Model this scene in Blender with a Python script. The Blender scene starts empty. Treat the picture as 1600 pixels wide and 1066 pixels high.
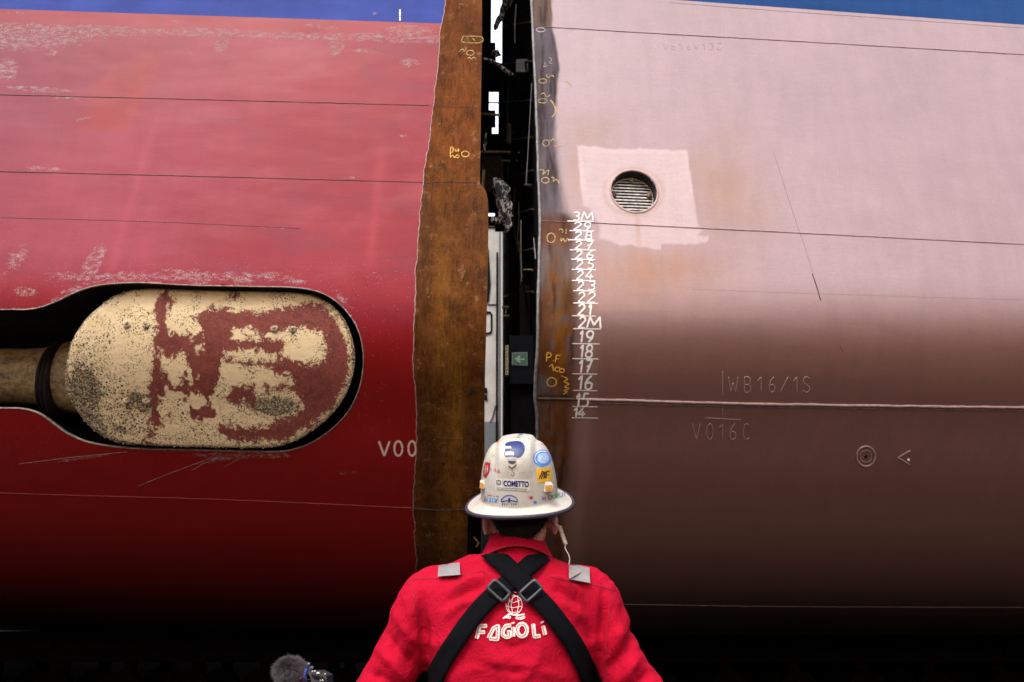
import bpy, bmesh, math, random
import numpy as np
from mathutils import Vector, Matrix
from mathutils.bvhtree import BVHTree
R_ = math.radians
random.seed(7); rng = np.random.default_rng(7)
S = bpy.context.scene
# ------------------------------------------------------------------ camera
PITCH = R_(20.15); FPX = 1300.0; CAM = np.array([0, 0, 1.25])
cd = bpy.data.cameras.new('camera'); co = bpy.data.objects.new('camera', cd)
S.collection.objects.link(co); S.camera = co
co.location = CAM; co.rotation_euler = (R_(90) + PITCH, 0, 0)
cd.sensor_width = 36; cd.lens = 36 * FPX / 1600; cd.clip_start = .05; cd.clip_end = 4000
cd.dof.use_dof = True; cd.dof.focus_distance = 2.9; cd.dof.aperture_fstop = 9.0
# ------------------------------------------------------------------ sky, sun, exposure
SUN_EL, SUN_AZ = 52, 205          # azimuth: degrees clockwise from +Y
w = bpy.data.worlds.new('World'); S.world = w; w.use_nodes = True
wn = w.node_tree; bg = wn.nodes['Background']
sky = wn.nodes.new('ShaderNodeTexSky'); sky.sky_type = 'NISHITA'; sky.sun_disc = False
sky.sun_elevation = R_(SUN_EL); sky.sun_rotation = R_(SUN_AZ)
sky.dust_density = 2.5; sky.air_density = 1.0; sky.ozone_density = 1.0
hs = wn.nodes.new('ShaderNodeHueSaturation'); hs.inputs['Saturation'].default_value = .30; wn.links.new(sky.outputs[0], hs.inputs['Color'])
tc = wn.nodes.new('ShaderNodeTexCoord'); sx = wn.nodes.new('ShaderNodeSeparateXYZ'); wn.links.new(tc.outputs['Generated'], sx.inputs[0])
mr = wn.nodes.new('ShaderNodeMapRange'); mr.interpolation_type = 'SMOOTHSTEP'; wn.links.new(sx.outputs['Z'], mr.inputs['Value'])   # overcast: low sky dimmed to darken the hull undersides, bright cloud above
for k_, v_ in (('From Min', .10), ('From Max', .60), ('To Min', .012), ('To Max', 2.35)): mr.inputs[k_].default_value = v_
vm = wn.nodes.new('ShaderNodeVectorMath'); vm.operation = 'SCALE'; wn.links.new(hs.outputs[0], vm.inputs[0]); wn.links.new(mr.outputs[0], vm.inputs['Scale'])
def wm(op, a, b):
    q = wn.nodes.new('ShaderNodeMath'); q.operation = op
    for i_, v_ in enumerate((a, b)):
        if isinstance(v_, (int, float)): q.inputs[i_].default_value = v_
        else: wn.links.new(v_, q.inputs[i_])
    return q.outputs[0]
# sky boosted to the north; warm glow patch added low south for hull highlights
nb_ = wm('ADD', wm('MULTIPLY', wm('MAXIMUM', sx.outputs['Y'], 0.0), .9), 1.0)
wn.links.new(wm('MULTIPLY', mr.outputs[0], nb_), vm.inputs['Scale'])
ga = wm('EXPONENT', wm('MULTIPLY', wm('ADD', wm('POWER', wm('DIVIDE', wm('ABSOLUTE', wm('SUBTRACT', sx.outputs['X'], .08), 0), .17), 2.0), wm('POWER', wm('ABSOLUTE', wm('DIVIDE', wm('SUBTRACT', sx.outputs['Z'], .09), .032), 0), 2.0)), -1.0), 0)
ga = wm('MULTIPLY', ga, wm('LESS_THAN', sx.outputs['Y'], 0.0))
gc = wn.nodes.new('ShaderNodeVectorMath'); gc.operation = 'SCALE'; gc.inputs[0].default_value = (190, 122, 78); wn.links.new(ga, gc.inputs['Scale'])
va = wn.nodes.new('ShaderNodeVectorMath'); va.operation = 'ADD'; wn.links.new(vm.outputs[0], va.inputs[0]); wn.links.new(gc.outputs[0], va.inputs[1])
wn.links.new(va.outputs[0], bg.inputs[0]); bg.inputs[1].default_value = 0.15
sl = bpy.data.lights.new('sun', 'SUN'); so = bpy.data.objects.new('sun', sl); S.collection.objects.link(so)
sl.energy = 1.0; sl.angle = R_(25); sl.color = (1, .95, .9)
sd = Vector((math.sin(R_(SUN_AZ)) * math.cos(R_(SUN_EL)), math.cos(R_(SUN_AZ)) * math.cos(R_(SUN_EL)), math.sin(R_(SUN_EL))))
so.rotation_euler = sd.to_track_quat('Z', 'Y').to_euler(); so.location = (0, -5, 12)
S.view_settings.view_transform = 'Standard'; S.view_settings.look = 'None'
S.view_settings.exposure = 0.42; S.view_settings.gamma = 1
# ------------------------------------------------------------------ camera maths used to read places off the photograph
cF = np.array([0, math.cos(PITCH), math.sin(PITCH)]); cU = np.array([0, -math.sin(PITCH), math.cos(PITCH)]); cR = np.array([1., 0, 0])
def rays(P):
    P = np.atleast_2d(np.asarray(P, float))
    d = cF * FPX + cR * (P[:, :1] - 800) + cU * (533 - P[:, 1:2])
    return d / np.linalg.norm(d, axis=1)[:, None]
def proj(W):
    v = W - CAM; z = v @ cF
    z = np.where(z < .1, .1, z)
    return np.stack([800 + FPX * (v @ cR) / z, 533 - FPX * (v @ cU) / z], -1)
def at(px, py, Y):                     # point on the ray through a pixel at ground distance Y
    d = rays([(px, py)])[0]; return Vector(CAM + d * (Y / d[1]))
# ------------------------------------------------------------------ objects
def tag(o, label=None, cat=None, group=None, kind=None):
    if label: o['label'] = label
    if cat: o['category'] = cat
    if group: o['group'] = group
    if kind: o['kind'] = kind
    return o
def empty(name, loc, label, cat, group=None):
    o = bpy.data.objects.new(name, None); S.collection.objects.link(o); o.location = loc
    return tag(o, label, cat, group)
def link(name, me, mat, parent=None):
    o = bpy.data.objects.new(name, me); S.collection.objects.link(o)
    if mat: me.materials.append(mat)
    if parent:
        o.parent = parent
        M = Matrix.Translation(parent.location) if parent.parent is None else Matrix.Identity(4)
        if parent.type == 'EMPTY': o.matrix_parent_inverse = M.inverted()
    return o
def mesh(name, V, F, smooth=True):
    me = bpy.data.meshes.new(name)
    V = np.asarray(V, float)
    if isinstance(F, np.ndarray):
        n, k = F.shape
        me.vertices.add(len(V)); me.vertices.foreach_set('co', V.ravel())
        me.loops.add(n * k); me.loops.foreach_set('vertex_index', F.ravel().astype(np.int32))
        me.polygons.add(n); me.polygons.foreach_set('loop_start', (np.arange(n) * k).astype(np.int32))
        me.polygons.foreach_set('loop_total', np.full(n, k, np.int32))
        me.update(calc_edges=True)
    else:
        me.from_pydata([tuple(v) for v in V], [], [tuple(f) for f in F]); me.update()
    me.polygons.foreach_set('use_smooth', np.full(len(me.polygons), smooth))
    return me
class MB:
    def __init__(s): s.V = []; s.F = []
    def add(s, V, F):
        n = len(s.V); s.V += [tuple(v) for v in V]; s.F += [tuple(i + n for i in f) for f in F]; return s
    def tube(s, P, r, n=8, caps=True):
        P = [Vector(p) for p in P]; m = len(P)
        rr = r if hasattr(r, '__len__') else [r] * m
        V = []; F = []; a = None
        for i in range(m):
            t = (P[min(i + 1, m - 1)] - P[max(i - 1, 0)])
            if t.length < 1e-9: t = Vector((0, 0, 1))
            t.normalize()
            if a is None: a = t.orthogonal().normalized()
            a = (a - t * a.dot(t)); a = a.normalized() if a.length > 1e-6 else t.orthogonal().normalized()
            b = t.cross(a)
            for k in range(n):
                q = 2 * math.pi * k / n; V.append(P[i] + (a * math.cos(q) + b * math.sin(q)) * rr[i])
        for i in range(m - 1):
            for k in range(n):
                k2 = (k + 1) % n; F.append((i * n + k, i * n + k2, (i + 1) * n + k2, (i + 1) * n + k))
        if caps: F.append(tuple(range(n))[::-1]); F.append(tuple((m - 1) * n + k for k in range(n)))
        return s.add(V, F)
    def box(s, c, d, rot=None, bev=0):
        c = Vector(c); x, y, z = [q / 2 for q in d]; M = rot or Matrix.Identity(3)
        if bev <= 0:
            V = [c + M @ Vector((i * x, j * y, k * z)) for i in (-1, 1) for j in (-1, 1) for k in (-1, 1)]
            return s.add(V, [(0, 1, 3, 2), (4, 6, 7, 5), (0, 4, 5, 1), (2, 3, 7, 6), (0, 2, 6, 4), (1, 5, 7, 3)])
        bm = bmesh.new(); bmesh.ops.create_cube(bm, size=1)
        for v in bm.verts: v.co = Vector((v.co.x * x * 2, v.co.y * y * 2, v.co.z * z * 2))
        bmesh.ops.bevel(bm, geom=bm.edges[:], offset=min(bev, x * .9, y * .9, z * .9), segments=2, affect='EDGES', profile=.6)
        bm.verts.index_update()
        s.add([c + M @ v.co for v in bm.verts], [[v.index for v in f.verts] for f in bm.faces]); bm.free(); return s
    def loft(s, rings, closed=True):     # rings: lists of points, same count
        n = len(rings[0]); V = [p for r in rings for p in r]; F = []
        for i in range(len(rings) - 1):
            for k in range(n): k2 = (k + 1) % n; F.append((i * n + k, i * n + k2, (i + 1) * n + k2, (i + 1) * n + k))
        if closed: F.append(tuple(range(n))[::-1]); F.append(tuple((len(rings) - 1) * n + k for k in range(n)))
        return s.add(V, F)
    def ball(s, c, r, rot=None, nu=16, nv=10):
        c = Vector(c); r = r if hasattr(r, '__len__') else (r, r, r); M = rot or Matrix.Identity(3)
        V = [c + M @ Vector((0, 0, r[2]))]; F = []
        for j in range(1, nv):
            t = math.pi * j / nv
            for k in range(nu):
                q = 2 * math.pi * k / nu
                V.append(c + M @ Vector((r[0] * math.sin(t) * math.cos(q), r[1] * math.sin(t) * math.sin(q), r[2] * math.cos(t))))
        V.append(c - M @ Vector((0, 0, r[2]))); L = len(V) - 1
        for k in range(nu): F.append((0, 1 + k, 1 + (k + 1) % nu)); F.append((L, L - nu + (k + 1) % nu, L - nu + k))
        for j in range(nv - 2):
            for k in range(nu):
                a = 1 + j * nu; F.append((a + k, a + nu + k, a + nu + (k + 1) % nu, a + (k + 1) % nu))
        return s.add(V, F)
    def build(s, name, mat, parent=None, smooth=False, auto=False):
        me = mesh(name, s.V, s.F, smooth)
        if auto: me.set_sharp_from_angle(angle=R_(40))
        return link(name, me, mat, parent)
# ------------------------------------------------------------------ noise in numpy
_lat = rng.random((256, 256))
def vnoise(x, y):
    xi = np.floor(x).astype(int); yi = np.floor(y).astype(int); fx = x - xi; fy = y - yi
    fx = fx * fx * (3 - 2 * fx); fy = fy * fy * (3 - 2 * fy)
    g = lambda a, b: _lat[a & 255, b & 255]
    return (g(xi, yi) * (1 - fx) + g(xi + 1, yi) * fx) * (1 - fy) + (g(xi, yi + 1) * (1 - fx) + g(xi + 1, yi + 1) * fx) * fy
def fbm(x, y, o=4):
    r = 0; a = .5; t = 0
    for i in range(o): r = r + a * vnoise(x * 2 ** i + 17 * i, y * 2 ** i + 31 * i); t += a; a *= .55
    return r / t
def sstep(a, b, x): t = np.clip((x - a) / (b - a), 0, 1); return t * t * (3 - 2 * t)
def sdpoly(P, poly):                    # signed distance in pixels, positive inside
    P = np.asarray(P); poly = np.asarray(poly, float); d = np.full(len(P), 1e9); ins = np.zeros(len(P), bool)
    for i in range(len(poly)):
        a = poly[i]; b = poly[(i + 1) % len(poly)]; e = b - a
        t = np.clip(((P - a) @ e) / max(e @ e, 1e-9), 0, 1)
        d = np.minimum(d, np.hypot(*(P - a - t[:, None] * e).T))
        c = (a[1] > P[:, 1]) != (b[1] > P[:, 1])
        with np.errstate(divide='ignore', invalid='ignore'):
            xx = a[0] + (P[:, 1] - a[1]) / (b[1] - a[1] if b[1] != a[1] else 1e-9) * (b[0] - a[0])
        ins ^= c & (P[:, 0] < xx)
    return np.where(ins, d, -d)
def blob(P, cx, cy, rx, ry, ang=0, soft=1.0):
    a = R_(ang); x = P[:, 0] - cx; y = P[:, 1] - cy
    X = (x * math.cos(a) + y * math.sin(a)) / rx; Y = (-x * math.sin(a) + y * math.cos(a)) / ry
    return np.exp(-(X * X + Y * Y) * soft)
def smoothpoly(P, n=8, closed=True):
    P = np.asarray(P, float); out = []; m = len(P)
    for i in range(m if closed else m - 1):
        if closed: a, b, c, d = P[(i - 1) % m], P[i], P[(i + 1) % m], P[(i + 2) % m]
        else: a, b, c, d = P[max(i - 1, 0)], P[i], P[i + 1], P[min(i + 2, m - 1)]
        for k in range(n):
            t = k / n
            out.append(.5 * ((2 * b) + (c - a) * t + (2 * a - 5 * b + 4 * c - d) * t * t + (3 * b - a - 3 * c + d) * t ** 3))
    if not closed: out.append(P[-1])
    return np.array(out)
# ------------------------------------------------------------------ materials
class NT:
    def __init__(s, name):
        s.m = bpy.data.materials.new(name); s.m.use_nodes = True; s.t = s.m.node_tree
        s.b = s.t.nodes['Principled BSDF']; s.obj = None
    def n(s, typ, ins={}, **pr):
        k = s.t.nodes.new('ShaderNode' + typ)
        for a, b in pr.items(): setattr(k, a, b)
        for a, b in ins.items(): s.put(k.inputs[a], b)
        return k
    def put(s, sock, v):
        if isinstance(v, bpy.types.NodeSocket): s.t.links.new(v, sock)
        else:
            if sock.type == 'RGBA' and len(v) == 3: v = (*v, 1)
            sock.default_value = v
    def attr(s, name, col=False):
        return s.n('Attribute', attribute_name=name).outputs['Color' if col else 'Fac']
    def co(s, scale=(1, 1, 1), attrname=None):
        base = s.n('Attribute', attribute_name=attrname).outputs['Vector'] if attrname else s.n('TexCoord').outputs['Object']
        return s.n('Mapping', {'Vector': base, 'Scale': scale}).outputs[0]
    def noise(s, vec, scale, detail=4, rough=.6, dist=0):
        return s.n('TexNoise', {'Vector': vec, 'Scale': scale, 'Detail': detail, 'Roughness': rough, 'Distortion': dist}).outputs['Fac']
    def vor(s, vec, scale, feature='F1', rnd=1):
        return s.n('TexVoronoi', {'Vector': vec, 'Scale': scale, 'Randomness': rnd}, feature=feature).outputs['Distance']
    def math(s, op, a, b=0, c=0, clamp=False):
        k = s.n('Math', operation=op, use_clamp=clamp); s.put(k.inputs[0], a); s.put(k.inputs[1], b); s.put(k.inputs[2], c); return k.outputs[0]
    def ss(s, v, a, b, c=0, d=1):
        return s.n('MapRange', {'Value': v, 'From Min': a, 'From Max': b, 'To Min': c, 'To Max': d}, interpolation_type='SMOOTHSTEP').outputs[0]
    def mix(s, f, a, b, blend='MIX'):
        k = s.n('Mix', data_type='RGBA', blend_type=blend); s.put(k.inputs[0], f); s.put(k.inputs[6], a); s.put(k.inputs[7], b); return k.outputs[2]
    def mul(s, col, v):
        k = s.n('VectorMath', operation='SCALE'); s.put(k.inputs[0], col); s.put(k.inputs['Scale'], v); return k.outputs[0]
    def bump(s, h, strength=.3, dist=.01, normal=None):
        k = s.n('Bump', {'Height': h, 'Strength': strength, 'Distance': dist})
        if normal: s.put(k.inputs['Normal'], normal)
        return k.outputs[0]
    def out(s, **kw):
        names = dict(color='Base Color', rough='Roughness', metal='Metallic', spec='Specular IOR Level', normal='Normal', coat='Coat Weight', coatr='Coat Roughness', sheen='Sheen Weight', sss='Subsurface Weight', emc='Emission Color', ems='Emission Strength')
        for a, b in kw.items(): s.put(s.b.inputs[names[a]], b)
        return s.m
def simple(name, col, rough=.5, metal=0, nscale=40, namt=.25, bump=.15, spec=.5, bd=.002, **kw):
    t = NT(name); v = t.co(); n = t.noise(v, nscale, 5)
    f = t.ss(n, .3, .7, 1 - namt, 1 + namt)
    return t.out(color=t.mul(col if not isinstance(col, tuple) else t.mix(0, col, col), f), rough=rough, metal=metal, spec=spec, normal=t.bump(n, bump, bd), **kw)

def hull_mat(name, kind):
    t = NT(name); v = t.co(); uv = t.co(attrname='huv')
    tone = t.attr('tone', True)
    fine = t.noise(v, 45, 6, .7)
    brush = t.noise(t.co((1, 14, 1), 'huv'), 5, 6, .65)         # long horizontal grain
    vert = t.noise(t.co((3.5, .8, 1), 'huv'), 2.2, 4, .6)          # vertical streaks
    f = t.math('ADD', t.ss(fine, .25, .75, -.06, .06), t.ss(brush, .3, .7, -.03, .03))
    f = t.math('ADD', f, t.ss(vert, .3, .7, -.04, .04)); f = t.math('ADD', f, 1)
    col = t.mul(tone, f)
    # scuffs down to primer
    sc = t.attr('scuff')
    nz = t.math('ADD', t.math('MULTIPLY', t.noise(t.co((1, 2.2, 1), 'huv'), 14, 8, .8), .55), t.math('MULTIPLY', t.noise(v, 95, 5, .8), .45))
    m = t.ss(t.math('ADD', sc, t.math('MULTIPLY', t.math('SUBTRACT', nz, .5), 3.2)), .66, .86)
    if kind == 'port':
        scol = t.mix(t.ss(fine, .4, .6), (.30, .235, .24), (.42, .31, .28))
    else:
        scol = t.mix(t.ss(fine, .4, .6), (.20, .12, .10), (.30, .19, .15))
    col = t.mix(t.math('MULTIPLY', m, .85), col, scol)
    # pits and specks
    sp = t.vor(v, 38); spn = t.noise(v, 3.2, 3)
    pits = t.math('MULTIPLY', t.ss(sp, .10, .05), t.ss(t.math('ADD', spn, t.math('MULTIPLY', t.attr('specks'), .5)), .58, .72))
    col = t.mix(t.math('MULTIPLY', pits, .7), col, (.55, .45, .38) if kind == 'port' else (.12, .07, .05))
    # fine scratches
    scr = t.noise(t.co((3, 90, 1), 'huv'), 4, 3, .5); scr2 = t.noise(v, 1.3, 2)
    sm = t.math('MULTIPLY', t.ss(scr, .70, .76), t.ss(scr2, .45, .6)); col = t.mix(t.math('MULTIPLY', sm, .35), col, t.mul(tone, .55))
    # waviness of the shell and grain of the paint
    wav = t.noise(t.co((.9, 1.6, 1), 'huv'), 1.5, 2, .5)
    nrm = t.bump(wav, .28, .035); nrm = t.bump(t.noise(t.co((1, 5, 1), 'huv'), 9, 4, .6), .10, .006, nrm); nrm = t.bump(fine, .22, .003, nrm)
    nrm = t.bump(m, .3, .002, nrm)
    bare = t.attr('bare')
    rough = t.ss(fine, .3, .7, .33, .43) if kind == 'port' else t.ss(fine, .3, .7, .30, .40)
    rough = t.math('ADD', rough, t.math('MULTIPLY', m, .25)); rough = t.math('ADD', rough, t.math('MULTIPLY', bare, .3))
    return t.out(color=col, rough=rough, normal=nrm, spec=t.math('MAXIMUM', t.math('SUBTRACT', .18 if kind == 'port' else .75, t.math('MULTIPLY', bare, .65)), .02), metal=0)

def rust_mat():
    t = NT('rusty bare steel'); v = t.co(); tone = t.attr('tone', True)
    vs = t.noise(t.co((9, 1.6, 1), 'huv'), 2.4, 8, .72, .9)     # vertical run marks
    vs2 = t.noise(t.co((24, 3, 1), 'huv'), 2.0, 7, .7, .6)
    cl = t.noise(v, 5, 6, .65); fine = t.noise(v, 60, 6, .75)
    col = t.mul(tone, t.ss(t.math('ADD', t.math('MULTIPLY', vs, .5), t.math('MULTIPLY', t.noise(v, 7, 7, .75), .5)), .35, .65, .6, 1.45))
    col = t.mix(t.ss(vs2, .5, .68, 0, .6), col, (.035, .012, .005))
    col = t.mix(t.ss(cl, .50, .68, 0, .5), col, (.20, .075, .018))
    col = t.mix(t.math('MULTIPLY', t.ss(t.noise(v, 11, 8, .8), .56, .66), .5), col, (.34, .19, .09)); col = t.mix(t.math('MULTIPLY', t.ss(t.noise(v, 4, 8, .78), .56, .62), .55), col, (.035, .014, .006))
    col = t.mul(col, t.ss(fine, .3, .7, .8, 1.2))
    n = t.bump(vs, .25, .006); n = t.bump(fine, .4, .003, n)
    return t.out(color=col, rough=t.ss(fine, .3, .7, .62, .8), normal=n, spec=.06)

def fin_mat():
    t = NT('fouled fin coating'); v = t.co(); msk = t.attr('maroon'); foul = t.attr('foul')
    n1 = t.noise(v, 16, 9, .8, .5); n2 = t.noise(v, 55, 6, .75); n3 = t.noise(t.co((1, 3, 1), 'huv'), 10, 6, .7)
    m = t.ss(t.math('ADD', msk, t.math('ADD', t.math('MULTIPLY', t.math('SUBTRACT', n1, .5), 2.1), t.math('MULTIPLY', t.math('SUBTRACT', t.noise(v, 70, 6, .8), .5), .8))), .47, .53)
    beige = t.mix(t.ss(n3, .3, .7), (.78, .56, .29), (.90, .71, .44))
    beige = t.mix(t.ss(n2, .45, .75, 0, .5), beige, (.62, .45, .26))
    mar = t.mix(t.ss(n1, .3, .7), (.13, .022, .017), (.27, .062, .045)); mar = t.mix(t.ss(n2, .5, .75, 0, .5), mar, (.44, .18, .12))
    col = t.mix(m, beige, mar)
    # barnacle rings and black dots
    d1 = t.vor(v, 62); d2 = t.vor(v, 34); f1 = t.noise(v, 4.5, 5, .7)
    amt = t.math('ADD', t.math('MULTIPLY_ADD', f1, 1.9, -.47), t.math('MULTIPLY', foul, .62))
    dots = t.math('MULTIPLY', t.ss(d1, .34, .24), t.ss(amt, .40, .60))
    dots2 = t.math('MULTIPLY', t.ss(d2, .34, .24), t.ss(amt, .56, .78))
    clump = t.math('MULTIPLY', t.ss(t.math('ADD', t.math('MULTIPLY', foul, 1.1), t.math('MULTIPLY', t.math('SUBTRACT', t.noise(v, 13, 7, .8), .5), 2.2)), .74, .92), t.ss(t.noise(v, 75, 5, .8), .44, .54)); dd = t.math('MAXIMUM', t.math('MAXIMUM', dots, dots2), clump); dd = t.math('MULTIPLY', dd, t.math('SUBTRACT', 1, t.math('MULTIPLY', m, .72)))
    col = t.mix(t.math('MULTIPLY', dd, .95), col, (.022, .017, .013))
    spk = t.math('MULTIPLY', t.ss(t.vor(v, 80), .16, .08), m); col = t.mix(t.math('MULTIPLY', spk, .6), col, (.6, .47, .32))
    h = t.math('SUBTRACT', t.math('MULTIPLY', n2, .5), t.math('MULTIPLY', dd, .9)); h = t.math('SUBTRACT', h, t.math('MULTIPLY', m, .6))
    return t.out(color=col, rough=.72, normal=t.bump(h, .7, .006), spec=.3)

M = {}
M['port'] = hull_mat('faded red hull paint', 'port'); M['star'] = hull_mat('dusty pink hull primer', 'star')
M['rust'] = rust_mat(); M['fin'] = fin_mat()
def seam_mat(name, a, b, rough=.55):
    t = NT(name); v = t.co(); n = t.noise(v, 30, 5, .7); return t.out(color=t.mix(t.ss(n, .35, .65), a, b), rough=rough, normal=t.bump(t.noise(v, 140, 4), .5, .002))
M['seam_red'] = seam_mat('red weld seam', (.05, .008, .006), (.13, .02, .015))
M['seam_pink'] = seam_mat('pink weld seam', (.13, .07, .06), (.27, .16, .14))
M['bead'] = seam_mat('painted weld bead', (.36, .23, .21), (.47, .31, .28), .42)
M['bead_red'] = seam_mat('red painted weld bead', (.22, .02, .015), (.34, .03, .02), .4)
M['rim'] = seam_mat('scraped steel edge', (.16, .12, .09), (.42, .33, .26), .5)
M['rim_star'] = seam_mat('weathered grey steel edge', (.13, .12, .12), (.28, .25, .23), .5)
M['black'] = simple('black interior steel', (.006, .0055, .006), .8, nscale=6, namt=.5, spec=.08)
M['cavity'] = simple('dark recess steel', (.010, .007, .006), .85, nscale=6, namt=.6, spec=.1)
M['dkbrown'] = simple('dark brown rusty steel', (.06, .035, .018), .7, nscale=14, namt=.6)
M['tanpipe'] = simple('tan painted pipe', (.30, .20, .11), .6, nscale=20, namt=.4)
M['grey'] = simple('grey painted steel', (.12, .11, .12), .6, nscale=14, namt=.3)
M['whitepaint'] = simple('white marking paint', (.92, .86, .80), .6, nscale=120, namt=.14, bump=.3)
M['yellow'] = simple('yellow paint marker', (.80, .42, .04), .6, nscale=90, namt=.3)
M['paleyellow'] = simple('faded yellow marker', (.50, .34, .12), .7, nscale=60, namt=.35)
M['chalk'] = simple('pale chalk', (.36, .32, .32), .8, nscale=90, namt=.3)
def shaft_mat():
    t = NT('rusty tan shaft'); v = t.co(); a = t.noise(t.co((1, 1, 1.6)), 7, 8, .8, .1); b = t.noise(v, 26, 7, .75)
    col = t.mix(t.ss(a, .35, .6), (.07, .042, .016), (.36, .24, .11)); col = t.mix(t.ss(b, .52, .62, 0, .8), col, (.13, .09, .045)); col = t.mix(t.ss(t.noise(v, 11, 6, .7), .6, .66, 0, .7), col, (.12, .025, .02))
    return t.out(color=col, rough=.6, normal=t.bump(b, .5, .008))
M['shaft'] = shaft_mat()
# ------------------------------------------------------------------ hull form
KEEL = 1.65
_pts = [(33.3, -.42), (24, -.30), (15, -.12), (12, 0), (10.6, .03), (9.5, .10), (8.6, .25), (7.9, .50), (7.20, .96), (6.75, 1.38), (6.44, 1.70), (6.265, 2.0), (6.205, 2.25), (6.20, 2.55), (6.20, 3.1), (6.20, 4.5), (6.20, 8), (6.20, 16), (6.20, 28)]
_p = smoothpoly(_pts, 40, closed=False)
_l = np.concatenate([[0], np.cumsum(np.hypot(*np.diff(_p, axis=0).T))]); _s = np.arange(0, _l[-1], .02)
_p = np.stack([np.interp(_s, _l, _p[:, 0]), np.interp(_s, _l, _p[:, 1])], -1)
k = np.exp(-np.linspace(-2, 2, 31) ** 2); k /= k.sum()
for c in (0, 1): _p[15:-15, c] = np.convolve(_p[:, c], k, 'valid')
_l = np.concatenate([[0], np.cumsum(np.hypot(*np.diff(_p, axis=0).T))])
PD, PZ, PS = _p[:, 0], _p[:, 1] + KEEL, _l
_t = np.gradient(_p, axis=0); _t /= np.linalg.norm(_t, axis=1)[:, None]
PN = np.stack([-_t[:, 1], _t[:, 0]], -1); PN = np.where((PN[:, :1] > 0) & (np.abs(PN[:, :1]) > .05), -PN, PN)  # towards the camera side
class Hull:
    def __init__(s, pivot, yaw, roll):
        s.p = np.array(pivot, float)
        s.M = np.array(Matrix.Rotation(yaw, 3, 'Z') @ Matrix.Rotation(roll, 3, 'Y'))
    def w(s, L): return s.p + (np.asarray(L) - s.p) @ s.M.T
    def l(s, W): return s.p + (np.asarray(W) - s.p) @ s.M
    def hit(s, P):                       # pixels -> (u, arc)
        d = rays(P) @ s.M; o = s.l(CAM[None])[0]; lo = np.full(len(d), 3.); hi = np.full(len(d), 60.)
        for _ in range(40):
            m = (lo + hi) / 2; y = o[1] + m * d[:, 1]; z = o[2] + m * d[:, 2]
            f = y < np.interp(z, PZ, PD); lo = np.where(f, m, lo); hi = np.where(f, hi, m)
        z = o[2] + lo * d[:, 2]
        return np.stack([o[0] + lo * d[:, 0], np.interp(z, PZ, PS)], -1)
    def pos(s, U, off=0):
        U = np.atleast_2d(U); a = U[:, 1]; n = np.stack([np.interp(a, PS, PN[:, 0]), np.interp(a, PS, PN[:, 1])], -1)
        L = np.stack([U[:, 0], np.interp(a, PS, PD) + n[:, 0] * off, np.interp(a, PS, PZ) + n[:, 1] * off], -1)
        return s.w(L)
    def px(s, P, off=0): return s.pos(s.hit(P), off)
HP = Hull((-.22, 6.2, 3.6), 0, R_(1.75))
HS = Hull((.20, 6.2, 3.6), R_(4.4), 0)
def curve_u(H, pts, jag=0, n=60, seed=3):     # u as a function of arc from a line of pixels
    P = smoothpoly(pts, 12, False); q = H.hit(P); o = np.argsort(q[:, 1]); q = q[o]
    def f(s):
        u = np.interp(s, q[:, 1], q[:, 0])
        if jag: u = u + jag * (fbm(s * 7 + seed, s * 0 + seed, 6) - .5) * 2 + jag * .5 * (vnoise(s * 45, s * 0 + seed) - .5)
        return u
    return f
def curve_s(H, pts):
    q = H.hit(np.array(pts, float)); o = np.argsort(q[:, 0]); q = q[o]
    a = np.polyfit(q[:, 0], q[:, 1], 1 if len(pts) < 4 else 2)
    return lambda u: np.polyval(a, np.clip(u, -7, 7))
def grid_faces(ni, nj):
    i, j = np.meshgrid(np.arange(ni - 1), np.arange(nj - 1), indexing='ij'); a = (i * nj + j).ravel()
    return np.stack([a, a + nj, a + nj + 1, a + 1], -1)
def attrs(me, V, U, H, **kw):
    a = me.attributes.new('huv', 'FLOAT_VECTOR', 'POINT'); a.data.foreach_set('vector', np.stack([U[:, 0], U[:, 1], U[:, 0] * 0], -1).ravel())
    for k, v in kw.items():
        if v.ndim == 2:
            a = me.attributes.new(k, 'FLOAT_COLOR', 'POINT'); a.data.foreach_set('color', np.concatenate([np.clip(v, 0, 1), np.ones((len(v), 1))], 1).ravel())
        else:
            a = me.attributes.new(k, 'FLOAT', 'POINT'); a.data.foreach_set('value', v.astype(float))
def snap_hole(U, F, outline, h):        # pull grid vertices on to the outline, drop the faces inside
    lo = outline.min(0) - .1; hi = outline.max(0) + .1
    idx = np.where(((U > lo) & (U < hi)).all(1))[0]; P = U[idx]
    best = np.full(len(P), 1e9); q = P.copy()
    for i in range(len(outline)):
        a = outline[i]; e = outline[(i + 1) % len(outline)] - a
        near = np.abs(P - a).max(1) < h * 6 + np.abs(e).max()
        if not near.any(): continue
        Q = P[near]; t = np.clip(((Q - a) @ e) / (e @ e + 1e-12), 0, 1); c = a + t[:, None] * e; d = np.hypot(*(Q - c).T)
        bb = best[near]; better = d < bb; qq = q[near]; qq[better] = c[better]; q[near] = qq; bb[better] = d[better]; best[near] = bb
    sn = best < h * .62; U = U.copy(); U[idx[sn]] = q[sn]
    c = U[F].mean(1); cand = ((c > lo) & (c < hi)).all(1); ci = np.where(cand)[0]
    ins = sdpoly(c[ci], outline) > 1e-4
    keep = np.ones(len(F), bool); keep[ci[ins]] = False
    return U, F[keep]
def spaced(a, b, fa, fb, fine, coarse):   # fine spacing inside fa..fb, coarse outside
    r = []
    if a < fa: r.append(np.linspace(a, fa, max(2, int((fa - a) / coarse)))[:-1])
    r.append(np.linspace(fa, fb, int((fb - fa) / fine)))
    if b > fb: r.append(np.linspace(fb, b, max(2, int((b - fb) / coarse)))[1:])
    return np.concatenate(r)
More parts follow.
